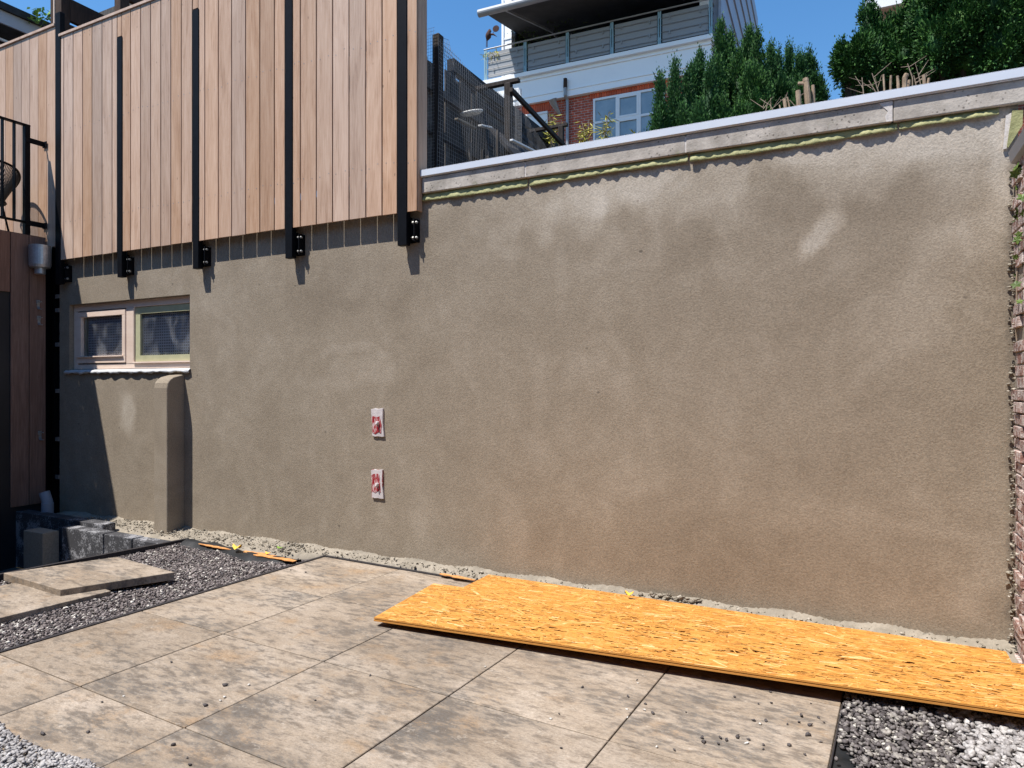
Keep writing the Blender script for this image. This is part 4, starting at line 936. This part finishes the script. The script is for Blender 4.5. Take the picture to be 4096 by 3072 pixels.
p = ony(3222, 334, Y1); q = ony(3192, 334, Y1); m = MB().tube([p, q], [.014, .012], 7); m.build('side_branch', M['stump'], st_)
stump([(3197, 436), (3192, 363)], 12, 13, Y1 - .05, 'short stump left of the tallest one')
stump([(3145, 448), (3137, 396)], 9, 9, Y1, 'low stump leftmost of the left group')
stump([(3255, 425), (3252, 341)], 10, 9, Y1 + .05, 'rounded stump right of the tallest one')
stump([(3125, 452), (3118, 420)], 4, 4, Y1, 'pencil-thin stump far left by the conifers')
stump([(3160, 440), (3150, 388)], 4, 4, Y1, 'thin stump between the two low ones')
stump([(3562, 362), (3563, 320), (3564, 302)], 6, 6, Y1, 'thin stump before the doubled one, right group')
stump([(3594, 356), (3591, 318), (3590, 304)], 8, 7, Y1, 'stump in the right group left of the thickest one')
stump([(3618, 352), (3620, 310), (3628, 296)], 12, 13, Y1, 'thickest stump of the right group, leaning right')
stump([(3634, 350), (3637, 320)], 8, 7, Y1 + .1, 'short stump hugging the thickest one')
stump([(3538, 368), (3535, 318), (3534, 298)], 5, 5, Y1, 'straight thin stump third from the left, right group')
stump([(3698, 338), (3695, 300)], 9, 9, Y1, 'split pale stump near the big hedge')
stump([(3712, 336), (3716, 312)], 7, 6, Y1, 'last pale stump beside the big hedge')
for pts, lab in ((((3455, 385), (3448, 310)), 'upright bare twig leftmost of the right group'), (((3515, 370), (3488, 293)), 'leaning pale twig of the right group'), (((3505, 372), (3475, 322)), 'low leaning twig of the right group'), (((3665, 345), (3655, 302)), 'forked twig right of the thickest stump'), (((3683, 340), (3672, 290)), 'tall thin twig near the split stump'), (((3650, 312), (3630, 254)), 'highest hair-thin twig of the right group'),
                 (((3060, 458), (3070, 415), (3040, 395)), 'bent twig under the left conifers'), (((3100, 455), (3080, 420), (3062, 410)), 'crossing twig under the left conifers'), (((3185, 430), (3160, 402), (3120, 400)), 'twig sticking out left of the stumps'), (((3205, 420), (3185, 370)), 'thin twig before the short stump')):
    twig(pts, Y1 + .02, lab)

# ------------------------------------------------------------------ GARDEN CAGE BEHIND THE WALL
MX = -3.37
def gp_(name, px, pt, w_, lab, y):
    p = ony(px, pt, y); d = y / ray(px, pt).y; r = w_ * d / FPX / 2
    m = MB(); m.box(p.x - r, p.x + r, y - r, y + r, TZ - .1, p.z - .02); m.add([(p.x - r, y - r, p.z - .0195), (p.x + r, y - r, p.z - .0195), (p.x + r, y + r, p.z - .0195), (p.x - r, y + r, p.z - .0195), (p.x, y, p.z + .01)], [(0, 1, 4), (1, 2, 4), (2, 3, 4), (3, 0, 4), (3, 2, 1, 0)])
    o = m.build(name, M['post_timber']); tag(o, lab, 'post', 'timber posts of the garden cage'); return p
gp_('timber_post', 1752, 135, 32, 'tall dark timber post nearest the board screen', 5.2)
gp_('timber_post', 2034, 330, 26, 'weathered timber post in front of the white parapet', 6.6)
gp_('timber_post', 2245, 500, 19, 'short grey timber post furthest along the wire mesh', 7.97)
def beam(name, a, b, w_, h_, mt, lab, cat, grp=None):
    o = MB().bar(a, b, w_, h_).build(name, mt, None, bevel=.003); return tag(o, lab, cat, grp)
beam('timber_rail', (MX + .04, 6.5, 4.64), (MX + .04, 8.9, 4.40), .04, .05, M['post_timber'], 'sloping rail running back from the second post', 'rail', 'rails of the garden cage')
beam('timber_rail', (MX + .08, 6.62, 4.78), (MX - 1.3, 6.55, 4.76), .06, .04, M['post_timber'], 'cross rail on top of the second post', 'rail', 'rails of the garden cage')
beam('timber_rail', (MX + .08, 7.98, 4.76), (MX - 1.0, 7.93, 4.74), .05, .04, M['post_timber'], 'cross rail on top of the furthest post', 'rail', 'rails of the garden cage')
beam('roof_beam', (-3.9, 6.2, 4.90), (-3.9, 10.5, 4.90), .09, .13, M['roof_felt'], 'thick black roof beam slanting across the cage', 'beam')
# close boarded fence and shed
pf = empty('board_fence', (-3.62, 6, TZ), 'old dark board fence behind the wire mesh', 'fence')
m = MB(); y = 5.06
while y < 6.5: wd_ = random.uniform(.075, .1); m.box(-3.66 + random.uniform(-.01, .01), -3.64, y, y + wd_, TZ - .1, 4.56 + random.uniform(-.05, .05) + (y - 5) * .02); y += wd_ + random.choice([.006, .012, .035])
m.build('boards', M['old_timber'], pf)
m = MB()
for z in (3.35, 3.9, 4.3): m.bar((-3.62, 5.05, z), (-3.62, 6.5, z), .05, .07)
m.build('cross_rail', M['old_timber'], pf)
sh = empty('shed', (-4.6, 9, TZ), 'dark low garden shed under the black roof beam', 'shed')
m = MB(); 
MB().box(-6.5, -3.96, 7.0, 12, TZ - .1, 4.72).build('wall', M['old_timber'], sh)
MB().extr([(-6.7, 6.7, 5.0), (-3.88, 6.7, 4.80), (-3.88, 6.7, 4.84), (-6.7, 6.7, 5.05)], (0, 5.5, 0)).build('roof', M['roof_felt'], sh)
lt = empty('lean_to', (-3.2, 8.5, TZ), 'low black lean-to with a slanting felt roof behind the mesh', 'shed')
MB().extr([(-3.55, 6.4, 4.22), (-3.55, 9.6, 3.9), (-2.3, 9.6, 3.35), (-3.1, 6.4, 3.7)], (0, 0, .05)).build('roof', M['roof_felt'], lt)
MB().box(-3.5, -3.15, 6.6, 9.2, TZ - .1, 3.85).build('wall', M['old_timber'], lt)
# white tray, pale strip, stakes
c = ony(1885, 440, 5.9)
V = []; F = []; nr, na = 5, 28
for i in range(nr):
    r_ = [0, .35, .6, .72, .76][i] * .34; z = [0, .0, .006, .02, .03][i]
    for k in range(na): a_ = 2 * math.pi * k / na; V.append((c.x + r_ * math.cos(a_) * .52, c.y + r_ * math.sin(a_) * .2, c.z + z - .05))
for i in range(nr - 1):
    for k in range(na): F.append((i * na + k, i * na + (k + 1) % na, (i + 1) * na + (k + 1) % na, (i + 1) * na + k))
o = npmesh('oval_tray', V, F, M['white_board'], smooth=True); sd = o.modifiers.new('s', 'SOLIDIFY'); sd.thickness = .008; tag(o, 'milky white oval plastic tray hung inside the cage', 'tray')
def strip(name, p0, p1, x, w_, mt, lab, cat, grp=None):
    a = onx(*p0, x); b = onx(*p1, x); return beam(name, a, b, w_, .018, mt, lab, cat, grp)
strip('pale_batten', (2045, 560), (2150, 612), -2.95, .035, M['white_board'], 'sunlit pale batten low behind the mesh', 'batten')
strip('grey_batten', (1825, 475), (1900, 513), -3.45, .04, M['tan_block'], 'grey sloping batten left under the tray', 'batten', 'battens inside the cage')
strip('grey_batten', (1920, 502), (1962, 512), -3.45, .05, M['white_board'], 'short pale batten right under the tray', 'batten', 'battens inside the cage')
for px, pt, pb_, lab in ((1880, 570, 660, 'grey stake left in the cage'), (1930, 600, 650, 'short grey stake in the cage'), (1990, 520, 640, 'longest grey stake in the cage')):
    a = ony(px, pt, 5.75); b = ony(px, pb_, 5.75); o = MB().bar(b, a, .022, .022).build('stake', M['old_timber']); tag(o, lab, 'stake', 'stakes in the cage')
for k in range(9):
    x_ = -3.93 + .0; y_ = 6.9 + .28 * k; o = MB().bar((x_, y_, TZ), (x_ + random.uniform(-.05, .05), y_ + random.uniform(-.1, .1), 3.5 + random.uniform(0, 1.1)), .1, .02).build('leaning_plank', M['old_timber'])
    tag(o, 'dark weathered plank leaning on the shed inside the cage', 'plank', 'planks leaning on the shed')
for k, (z, x_) in enumerate(((4.66, -3.86), (4.42, -3.8), (4.2, -3.76), (3.95, -3.72), (3.6, -3.7))):
    o = MB().bar((x_, 6.35 - .1 * k, z + .06), (x_ + .1, 9.4, z - .15), .03, .045).build('slat', M['roof_felt'] if k % 2 == 0 else M['post_timber']); tag(o, ['topmost dark slat below the black beam', 'second slanting slat below the black beam', 'middle slanting slat of the cage', 'fourth slanting slat of the cage, low down', 'lowest slanting slat of the cage'][k], 'slat', 'slanting slats of the cage')
# wire mesh
def wires(name, segs, r, lab, grp, mt=None):
    S = np.array(segs, float); A_, B_ = S[:, 0], S[:, 1]; D = B_ - A_; D /= np.linalg.norm(D, axis=1, keepdims=True)
    up = np.where(np.abs(D[:, 2:3]) > .9, np.array([[0, 1, 0]]), np.array([[0, 0, 1.]])); s1 = np.cross(D, up); s1 /= np.linalg.norm(s1, axis=1, keepdims=True); s2 = np.cross(D, s1)
    ring_ = [s1 * math.cos(a) + s2 * math.sin(a) for a in (0, 2.094, 4.188)]
    V = np.stack([A_ + q * r for q in ring_] + [B_ + q * r for q in ring_], 1); N = len(S)
    F = np.array([(0, 1, 4, 3), (1, 2, 5, 4), (2, 0, 3, 5)])[None] + (np.arange(N) * 6)[:, None, None]
    o = npmesh(name, V.reshape(-1, 3), F.reshape(-1, 4), mt or M['wire']); tag(o, lab, 'wire mesh', grp); return o
segs = []; xm = MX + .05
yv = np.arange(5.07, 7.98, .036); top_ = lambda y: 4.55 - .09 * math.sin((y - 5.2) / 1.4 * math.pi) ** 2 if y < 6.6 else 4.55 - (y - 6.6) * .28
wob = lambda y, z: (xm + .012 * math.sin(y * 4 + z * 3), y + .004 * math.sin(z * 9 + y * 3), z)
for y in yv:
    zt = top_(y); zs = np.linspace(TZ, zt, 6)
    if y < 5.4 and y > 5.2: zt += .2
    for a, b in zip(zs, zs[1:]): segs.append((wob(y, a), wob(y, b)))
for z in np.arange(TZ + .05, 4.6, .036):
    ok = [y for y in yv if top_(y) >= z and (y < 6.7 or z > 9)]
    for a, b in zip(ok, ok[1:]):
        if b - a < .06: segs.append((wob(a, z), wob(b, z)))
wires('wire_mesh', segs, .0017, 'grey square wire mesh strung between the timber posts', 'wire meshes of the cage')
segs = []; A_ = ony(1700, 215, 5.12); 
for x_ in np.arange(-3.62, -3.40, .03): segs.append(((x_, 5.14, TZ), (x_, 5.14, 4.68)))
for z in np.arange(TZ, 4.7, .03): segs.append(((-3.62, 5.14, z), (-3.40, 5.14, z)))
wires('wire_mesh', segs, .0014, 'mesh strip between board screen and tallest post', 'wire meshes of the cage')
segs = []
for k in range(5):
    t_ = k / 4; a = ony(1770, 150, 5.25).lerp(ony(1795, 160, 5.3), t_); b = ony(1785, 290, 5.25).lerp(ony(1828, 330, 5.3), t_); segs.append((tuple(a), tuple(b)))
for k in range(9):
    t_ = k / 8; a = ony(1770, 150, 5.25).lerp(ony(1785, 290, 5.25), t_); b = ony(1795, 160, 5.3).lerp(ony(1828, 330, 5.3), t_); segs.append((tuple(a), tuple(b)))
wires('wire_mesh', segs, .0016, 'loose curling flap of mesh right of the tallest post', 'wire meshes of the cage')
segs = []; c = ony(2074, 355, 6.9); 
for k in range(12):
    a_ = 2 * math.pi * k / 12; segs.append(((c.x + .035 * math.cos(a_), c.y + .035 * math.sin(a_), TZ), (c.x + .035 * math.cos(a_), c.y + .035 * math.sin(a_), c.z)))
for z in np.arange(TZ, c.z, .04):
    for k in range(12):
        a_ = 2 * math.pi * k / 12; b_ = a_ + 2 * math.pi / 12; segs.append(((c.x + .035 * math.cos(a_), c.y + .035 * math.sin(a_), z), (c.x + .035 * math.cos(b_), c.y + .035 * math.sin(b_), z)))
wires('wire_mesh', segs, .0014, 'upright rolled tube of mesh beside the second post', 'wire meshes of the cage')
# bamboo
def bamboo(px, pt, pb_, y, n, spread, lab):
    root = empty('bamboo', ony(px, pb_, y), lab, 'bamboo', 'bamboo plants before the brick house'); d = y / ray(px, pt).y; k = d / FPX
    m = MB(); P = []; D = []
    for i in range(n):
        x0 = px + random.uniform(-spread, spread) * .5; x1 = px + random.uniform(-spread, spread); a = ony(x0, pb_, y); b = ony(x1, pt + random.uniform(0, (pb_ - pt) * .5), y); m.tube([a, b], [.006, .003], 5)
        for q in range(26):
            t_ = random.uniform(.15, 1); P.append(a.lerp(b, t_) + Vector((random.gauss(0, .02), random.gauss(0, .05), 0))); D.append((random.uniform(-1, 1), random.uniform(-1, 1), random.uniform(-.9, .4)))
    m.build('stem', M['twig'], root); N = len(P); V, F = sprays(np.array(P, float), np.array(D, float), rng.uniform(.07, .16, N), rng.uniform(.005, .009, N)); npmesh('leaves', V, F, M['bamboo'], root)
bamboo(2205, 450, 590, 8.6, 6, 22, 'yellowing bamboo behind the furthest post')
bamboo(2345, 470, 600, 8.6, 5, 24, 'golden bamboo tuft left of the white window')
bamboo(2425, 430, 580, 8.4, 4, 34, 'tall airy bamboo in front of the white window')
bamboo(2535, 520, 570, 8.4, 2, 12, 'lowest bamboo sprig before the window corner')

# ------------------------------------------------------------------ PERGOLA AND HOUSE AT THE TOP LEFT
pg = empty('pergola', (-8.2, 4.9, 3.1), 'dark brown timber pergola rising behind the board screen', 'pergola')
x0 = xat(209, 4.82); x1 = xat(254, 4.82)
MB().box(x0, x0 + .075, 4.80, 4.87, 3, 6.6).box(x0 + .095, x1 - .01, 4.80, 4.9, 3, 6.6).build('post', M['brown_beam'], pg)
MB().box(x0 + .077, x0 + .093, 4.79, 4.86, 3, 6.6).build('lit_edge_strip', M['window_wood'], pg)  # pale strip painting the narrow sunlit edge of the post
a = onx(257, 40, x1 + .0); 
zc = ony(257, 18, 4.95).z
MB().bar((x1 - .03, 4.9, zc - .14), (x1 - .03, 8.8, zc - .14), .06, .26).build('beam', M['brown_beam'], pg)
MB().bar((x1 - .03, 4.9, zc - .46), (x1 - .03, 8.4, zc - .46), .06, .28).build('beam', M['brown_beam'], pg)
c = ony(478, 30, 4.95)
MB().box(c.x - .045, c.x + .06, 4.92, 5.03, 3, c.z + .6).build('post', M['brown_beam'], pg)
a = ony(430, -12, 4.97); MB().bar((a.x + .1, 4.99, a.z + .1), (a.x + .1, 4.99 + 1.3, a.z + .1), .06, .16).bar((a.x + .02, 5.0, a.z + .45), (a.x + .02, 6.5, a.z + .45), .06, .14).build('beam', M['brown_beam'], pg)
a = ony(380, 85, 7.4); b = ony(480, 45, 7.4); b = a + (b - a) * 1.6; MB().bar(a, b, .06, .2).build('beam', M['old_timber'], pg)
# neighbour's house at the far left
HX = -14.0
nh = empty('neighbour_house', (HX, 9, 0), 'house with a grey fascia and dark eave at the top left', 'house')
e1 = onx(0, 40, HX); e2 = onx(205, 115, HX)
zt_ = onx(0, 18, HX).z
MB().box(HX - .25, HX + .06, 2, 14, zt_ - .085, zt_).build('eave_gutter', M['roof_felt'], nh)
MB().box(HX - .04, HX, 2, 14, zt_ - .32, zt_ - .086).build('fascia', M['fascia'], nh)
MB().box(HX - 1.0, HX - .041, 2, 14, zt_ - .30, zt_ - .27).build('soffit', M['roof_felt'], nh)
MB().box(HX - 1.2, HX - .9, 2, 14, 0, zt_ - .31).build('wall', M['fascia'], nh)
MB().bar((HX - .3, 2, zt_ - .47), (HX - .3, 12, zt_ - .52), .05, .035).build('cable', M['white_paint'], nh)
MB().extr([(HX + .05, 2, zt_ + .001), (HX - 6, 2, zt_ + .9), (HX - 6, 2, zt_ + 1.0), (HX + .05, 2, zt_ + .05)], (0, 12, 0)).build('roof', M['roof_felt'], nh)
V = []; F = []; Ps = []; Ds = []
for px, py in ((140, 62), (168, 70), (202, 82), (172, 60), (137, 72)):
    c = onx(px, py, HX + .2)
    for k in range(12): Ps.append(np.array(c) + rng.normal(0, .055, 3)); Ds.append(rng.normal(0, 1, 3) + [0, 0, .6])
N = len(Ps); V, F = sprays(np.array(Ps), np.array(Ds), rng.uniform(.07, .14, N), rng.uniform(.02, .04, N)); o = npmesh('roof_creeper', V, F, M['green_leaf']); tag(o, 'green creeper leaves poking over the far eave', 'creeper')

# ------------------------------------------------------------------ BRICK HOUSE WITH ROOF TERRACE BEHIND
BA = R(2.44); BD = 23.0
org = Vector((0, 0, 0)); p_ = ray(2095, 1536) * (BD / 1.0); org = Vector((p_.x, p_.y, 0))
BXv = Vector((math.cos(BA), math.sin(BA), 0)); BYv = Vector((-math.sin(BA), math.cos(BA), 0))
BM = Matrix.Translation(org) @ Matrix.Rotation(BA, 4, 'Z')
def bl(px, py, Y=0.0):        # local (X, Z) on the plane Y of the house
    d = ray(px, py); o0 = Vector((0, 0, EYE)) - org; tt = (Y - o0.dot(BYv)) / d.dot(BYv); p = Vector((0, 0, EYE)) + d * tt - org
    return p.dot(BXv), p.z
house = empty('brick_house', org, 'red brick house with white parapet and zinc-clad roof terrace', 'house')
house.rotation_euler.z = BA
def hp_(name, m, mt, parent=None, **kw):
    me = bpy.data.meshes.new(name); me.from_pydata([tuple(v) for v in m.v], [], m.f); me.update(); bmesh_fix(me)
    o = bpy.data.objects.new(name, me); col.objects.link(o); me.materials.append(mt); o.parent = parent or house; return o
Xl, Zl = bl(1921, 330); Xr, _ = bl(2850, 137); Zb = bl(2400, 358)[1]
ledge_t = bl(2400, 229)[1]; ledge_b = bl(2400, 245)[1]; seam1 = bl(2400, 262)[1]; seam2 = bl(2400, 333)[1]
XL2 = bl(1960, 400)[0]
hp_('wall', MB().box(XL2 + .15, Xr - .2, .22, 8, 2.0, ledge_b - .02), M['far_brick'])
hp_('parapet', MB().box(XL2, Xr - .05, .06, 8.1, Zb, seam1).box(XL2 - .03, Xr - .03, .02, 8.1, seam1, seam1 + .03).box(XL2, Xr - .05, .07, 8.1, seam1 + .03, ledge_b).box(XL2 - .02, Xr - .04, .035, .06, seam2, seam2 + .03), M['white_metal'])
hp_('parapet_ledge', MB().box(Xl, Xr, -.06, 8.2, ledge_b, ledge_t), M['white_metal'])
# windows in the brick
def hwin(px0, px1, pt, pb_, cols, trans, blind=False):
    X0, Zt = bl(px0, pt, .22); X1, _ = bl(px1, pt, .22); Z0 = bl(px0, pb_, .22)[1]
    f = MB(); w_ = .07
    f.box(X0, X1, .17, .215, Zt - w_, Zt).box(X0, X1, .17, .215, Z0, Z0 + w_)
    xs_ = [X0] + [X0 + (X1 - X0) * c_ for c_ in cols] + [X1]
    for k, x_ in enumerate(xs_): f.box(x_ - (w_ / 2 if 0 < k < len(xs_) - 1 else (w_ if k else 0)), x_ + (w_ / 2 if 0 < k < len(xs_) - 1 else (0 if k else w_)), .168, .2149, Z0 + w_, Zt - w_)
    if trans: zt = Zt - (Zt - Z0) * trans; f.box(X0 + w_, X1 - w_, .1675, .2148, zt - w_ / 2, zt + w_ / 2)
    if cols and len(cols) > 1:
        xa, xb = xs_[1] + w_ / 2, xs_[2] - w_ / 2; zt = Zt - (Zt - Z0) * trans
        for (za, zb2) in ((Z0 + w_, zt - w_ / 2), (zt + w_ / 2, Zt - w_)):
            f.box(xa, xb, .16, .19, za, za + .06).box(xa, xb, .16, .19, zb2 - .06, zb2).box(xa, xa + .06, .16, .19, za + .06, zb2 - .06).box(xb - .06, xb, .16, .19, za + .06, zb2 - .06)
    wo_ = hp_('window', f, M['white_paint'])
    hp_('pane', MB().box(X0 + .02, X1 - .02, .205, .212, Z0 + .02, Zt - .02), M['window_glass'] if not blind else M['white_board'], wo_)
    # lintel of upright bricks
    l = MB(); x = X0 - .12
    while x < X1 + .1: l.box(x, x + .068, .195, .219, Zt + .02, Zt + .30); x += .082
    hp_('lintel', l, M['soldier'])
hwin(2374, 2660, 398, 640, (.34, .66), .40)
hwin(2095, 2192, 462, 560, (), 0, True)
# downpipe
X, Z = bl(2262, 318, .0); X2, Z2 = bl(2268, 400, .1)
dp = hp_('downpipe', MB().tube([(X, -.02, Z), (X, -.02, bl(2262, 382, 0)[1]), (X2, .14, Z2), (X2, .14, 3)], .055, 12), M['alu'])
hp_('pipe_cap', MB().tube([(X, -.02, Z + .02), (X, -.02, Z - .28)], .062, 12), M['brown_beam'], dp)
X3, Z3 = bl(2232, 420, .1); hp_('wall_flue', MB().tube([(X3 - .1, -.15, Z3 + .12), (X3 - .08, -.1, Z3), (X3 + .08, .1, Z3 - .35)], [.14, .11, .04], 12), M['bare_steel'])
# roof terrace room
rz = ledge_t; TOPZ = rz + 4.2
Xp0, _ = bl(2010, 100, .9); Xp1, _ = bl(2046, 100, .9)
hp_('pillar', MB().box(Xp0, Xp1, .9, 1.2, rz, TOPZ - 1.0).box(Xp0 - .02, Xp0 + .06, .86, .899, rz, TOPZ - 1.0).box(Xp0 + .06, Xp1, .88, .899, bl(2030, 94, .9)[1], bl(2030, 94, .9)[1] + .06).box(Xp0 + .06, Xp1, .88, .899, bl(2030, 158, .9)[1], bl(2030, 158, .9)[1] + .06), M['white_metal'])
hp_('terrace_wall', MB().box(Xp0 + .3, Xr - .6, 2.6, 2.8, rz, TOPZ).box(Xp1, Xp1 + .06, 1.2, 2.6, rz, TOPZ), M['dark_room'])
m = MB(); xw = Xp0 + .8
hp_('sliding_door', MB().box(bl(2275, 0, 2.6)[0], bl(2275, 0, 2.6)[0] + .12, 2.55, 2.595, rz, TOPZ).box(bl(2085, 0, 2.6)[0], bl(2085, 0, 2.6)[0] + .05, 2.55, 2.595, rz, TOPZ).box(bl(2085, 0, 2.6)[0], bl(2250, 0, 2.6)[0], 2.54, 2.58, rz + 1.45, rz + 1.52), M['zinc'])
zx, _ = bl(2884, 0, .5)
zv = MB().box(zx - .6, zx, .5, 13, rz - 3.5, TOPZ + 2.5)
zo = hp_('zinc_wall', zv, M['zinc'])
m = MB(); z = rz - 3.2
while z < TOPZ + 2.4: m.box(zx, zx + .05, .5, 13, z, z + .035); z += 1.0
hp_('zinc_seams', m, M['zinc']); hp_('corner_post', MB().box(zx - .62, zx - .30, .40, .499, rz, TOPZ + 2), M['white_metal']); hp_('corner_trim', MB().box(zx - .06, zx + .02, .38, .499, rz - .6, TOPZ + 2), M['zinc'])
hp_('terrace_ceiling', MB().box(Xp0, zx - .6, .9, 2.8, TOPZ, TOPZ + .3), M['dark_room'])
# railing
posts = [1943, 2101, 2270, 2448, 2638, 2843]; Yr = .05
zt_rail = bl(2448, 84, Yr)[1]; ptop = bl(2448, 88, Yr)[1] - .02; ppan = bl(2456, 98, Yr)[1]; pbot = bl(2460, 208, Yr)[1]
rail = hp_('railing', MB().tube([(bl(1936, 190, Yr)[0], Yr, zt_rail + .0), (Xr - .04, Yr, zt_rail)], .025, 8).tube([(Xr - .04, Yr, zt_rail), (Xr - .04, 1.6, zt_rail)], .025, 8), M['alu'])
for px in posts:
    X = bl(px, 200, Yr)[0]; hp_('railing_post', MB().box(X - .05, X - .015, Yr - .03, Yr + .02, rz, ptop).box(X + .015, X + .05, Yr - .03, Yr + .02, rz, ptop).box(X - .015, X + .015, Yr - .02, Yr + .01, ptop - .2, ptop).box(X - .015, X + .015, Yr - .02, Yr + .01, rz, rz + .25), M['rail_paint'], rail)
for a, b in zip(posts, posts[1:]):
    Xa, Xb = bl(a, 200, Yr)[0] + .08, bl(b, 200, Yr)[0] - .08
    pn = hp_('railing_panel', MB().box(Xa, Xb, Yr + .03, Yr + .045, rz + .1, ppan), M['grey_panel'], rail)
m = MB()
for k in range(4):
    z = rz + .18 + k * (ptop - rz - .3) / 3.4; m.tube([(bl(1943, 200, Yr)[0], Yr, z), (Xr - .1, Yr, z)], .009, 5); m.tube([(Xr - .04, Yr, z), (Xr - .04, 1.5, z)], .009, 5)
hp_('railing_cable', m, M['bare_steel'], rail)
m = MB(); 
for a, b in zip(posts, posts[1:]):
    for q in (.2, .8):
        X = bl(a, 200, Yr)[0] * (1 - q) + bl(b, 200, Yr)[0] * q
        for k in (1, 3): z = rz + .18 + k * (ptop - rz - .3) / 3.4; m.box(X - .018, X + .018, Yr - .02, Yr + .0, z - .09, z + .03)
hp_('cable_clip', m, M['bare_steel'], rail)
hp_('side_screen', MB().box(Xr - .08, Xr - .065, .15, 1.6, rz + .1, ppan), M['grey_panel'], rail)
# awning
A0 = bl(1915, 55, -1.4); A1 = bl(2600, -95, -1.4)
aw = hp_('awning', MB().tube([(A0[0], -1.4, A0[1]), (Xr + .3, -1.4, A0[1] + .02)], .12, 16), M['alu'])
hp_('awning_cloth', MB().extr([(A0[0] + .15, -1.35, A0[1] + .03), (A0[0] + .15, 2.6, A0[1] + .85), (A0[0] + .15, 2.6, A0[1] + .87), (A0[0] + .15, -1.35, A0[1] + .05)], (Xr - A0[0], 0, 0)), M['dark_fabric'], aw)
hp_('awning_arm', MB().bar((A0[0] + .9, -1.3, A0[1] - .03), (A0[0] + 1.6, 1.0, A0[1] + .2), .05, .07).bar((A0[0] + 1.6, 1.0, A0[1] + .2), (A0[0] + 1.4, 2.5, A0[1] + .5), .05, .07), M['alu'], aw)
house_pl = empty('potted_plant', (0, 0, 0), 'leafy climber in the shade of the roof terrace, by the white pillar', 'plant'); house_pl.location = BM @ Vector((Xp1 + .5, .9, rz))
Pp = []; Dd = []
for k in range(600):
    q = rng.normal(0, 1, 3) * [.3, .2, .5] + [Xp1 + .35 + (rng.random() * 2.4 if k % 3 else 0), 1.0, rz + .9 + rng.random() * .9]; w3 = BM @ Vector(q); Pp.append(w3); Dd.append(rng.normal(0, 1, 3))
V, F = sprays(np.array(Pp, float), np.array(Dd), rng.uniform(.06, .13, 600), rng.uniform(.012, .025, 600)); npmesh('leaves', V, F, M['ivy'], house_pl)
lo = BM @ Vector((bl(1955, 200, Yr)[0], Yr + .1, rz + .95))
Pp = [np.array(BM @ Vector((bl(1958, 200, Yr)[0] + random.uniform(-.25, .35), Yr + random.uniform(-.05, .1), rz + .78 + random.uniform(0, .25)))) for _ in range(70)]
o = empty('trailing_plant', lo, 'small trailing green plant over the railing end', 'plant'); V, F = sprays(np.array(Pp), rng.normal(0, 1, (70, 3)) - [0, 0, .6], rng.uniform(.1, .2, 70), rng.uniform(.012, .02, 70)); npmesh('leaves', V, F, M['bamboo'], o)
# bird sculpture
Xb_, Zb_ = bl(1949, 189, Yr); B_ = lambda px, py: BM @ Vector((bl(px, py, Yr)[0], Yr, bl(px, py, Yr)[1]))
bd = empty('bird_sculpture', B_(1949, 189), 'rusty iron bird sculpture with a sunflower disc on the railing', 'sculpture')
MB().tube([B_(1957, 119), B_(1956, 127), B_(1954, 138), B_(1953, 148), B_(1950, 158), B_(1949, 163)], [.03, .06, .1, .1, .05, .01], 10).build('body', M['rust'], bd, smooth=True)
MB().tube([B_(1957, 128), B_(1963, 124), B_(1959, 117), B_(1956, 119)], [.04, .03, .02, .012], 6).tube([B_(1958, 127), B_(1947, 128)], [.02, .003], 6).build('head', M['rust'], bd)
MB().tube([B_(1961, 137), B_(1975, 138), B_(1988, 147)], [.035, .03, .004], 6).build('wing', M['rust'], bd)
MB().tube([B_(1946, 158), B_(1945, 189)], .012, 5).build('leg', M['rust'], bd); MB().tube([B_(1950, 158), B_(1949, 189)], .012, 5).build('leg', M['rust'], bd)
MB().tube([B_(1971, 134), B_(1981, 118)], .008, 5).build('flower_stem', M['rust'], bd)
c = B_(1983, 114); m = MB(); r1 = .105
ptsd = []
for k in range(32): a_ = 2 * math.pi * k / 32; rr = r1 * (1.12 if k % 2 else .96); ptsd.append(c + Vector((rr * math.cos(a_) * 1.0, 0, rr * math.sin(a_))) + Vector((0, rr * .2 * math.cos(a_), 0)))
m.extr(ptsd, (0, .02, 0)); m.build('flower_disc', M['rust'], bd)
# gable house behind the big hedge
g0 = ray(3560, 1536) * 17.0; gh = empty('gable_house', (g0.x, g0.y, 0), 'brick house with a white boxed eave behind the hedge', 'house')
def gz(px, py, y): return ony(px, py, y)
GY = g0.y
a = gz(3487, 22, GY); b = gz(3640, -10, GY)
m = MB().box(a.x, a.x + 3, GY, GY + .1, a.z - .1, a.z + .5); m.build('fascia', M['white_paint'], gh)
MB().box(a.x + .0, a.x + 3, GY + .1, GY + 1.2, a.z + .02, a.z + .06).build('soffit', M['window_wood'], gh)
wx_ = gz(3550, 60, GY + 1.2).x
MB().box(wx_, wx_ + 4, GY + 1.2, GY + 5, 2, a.z + .5).build('wall', M['far_brick_dark'], gh)
MB().box(a.x + .35, wx_ - .002, GY + 1.1, GY + 1.3, 2, a.z).build('side_board', M['window_wood'], gh)
MB().box(a.x - .15, a.x - .0, GY + .1, GY + 2, a.z - .1, a.z + .6).build('verge', M['zinc'], gh)
MB().tube([(wx_ + 1.0, GY + 1.0, a.z), (wx_ + 1.0, GY + 1.0, 3)], .12, 12).build('downpipe', M['zinc'], gh)
print('OBJECTS', len(bpy.data.objects))
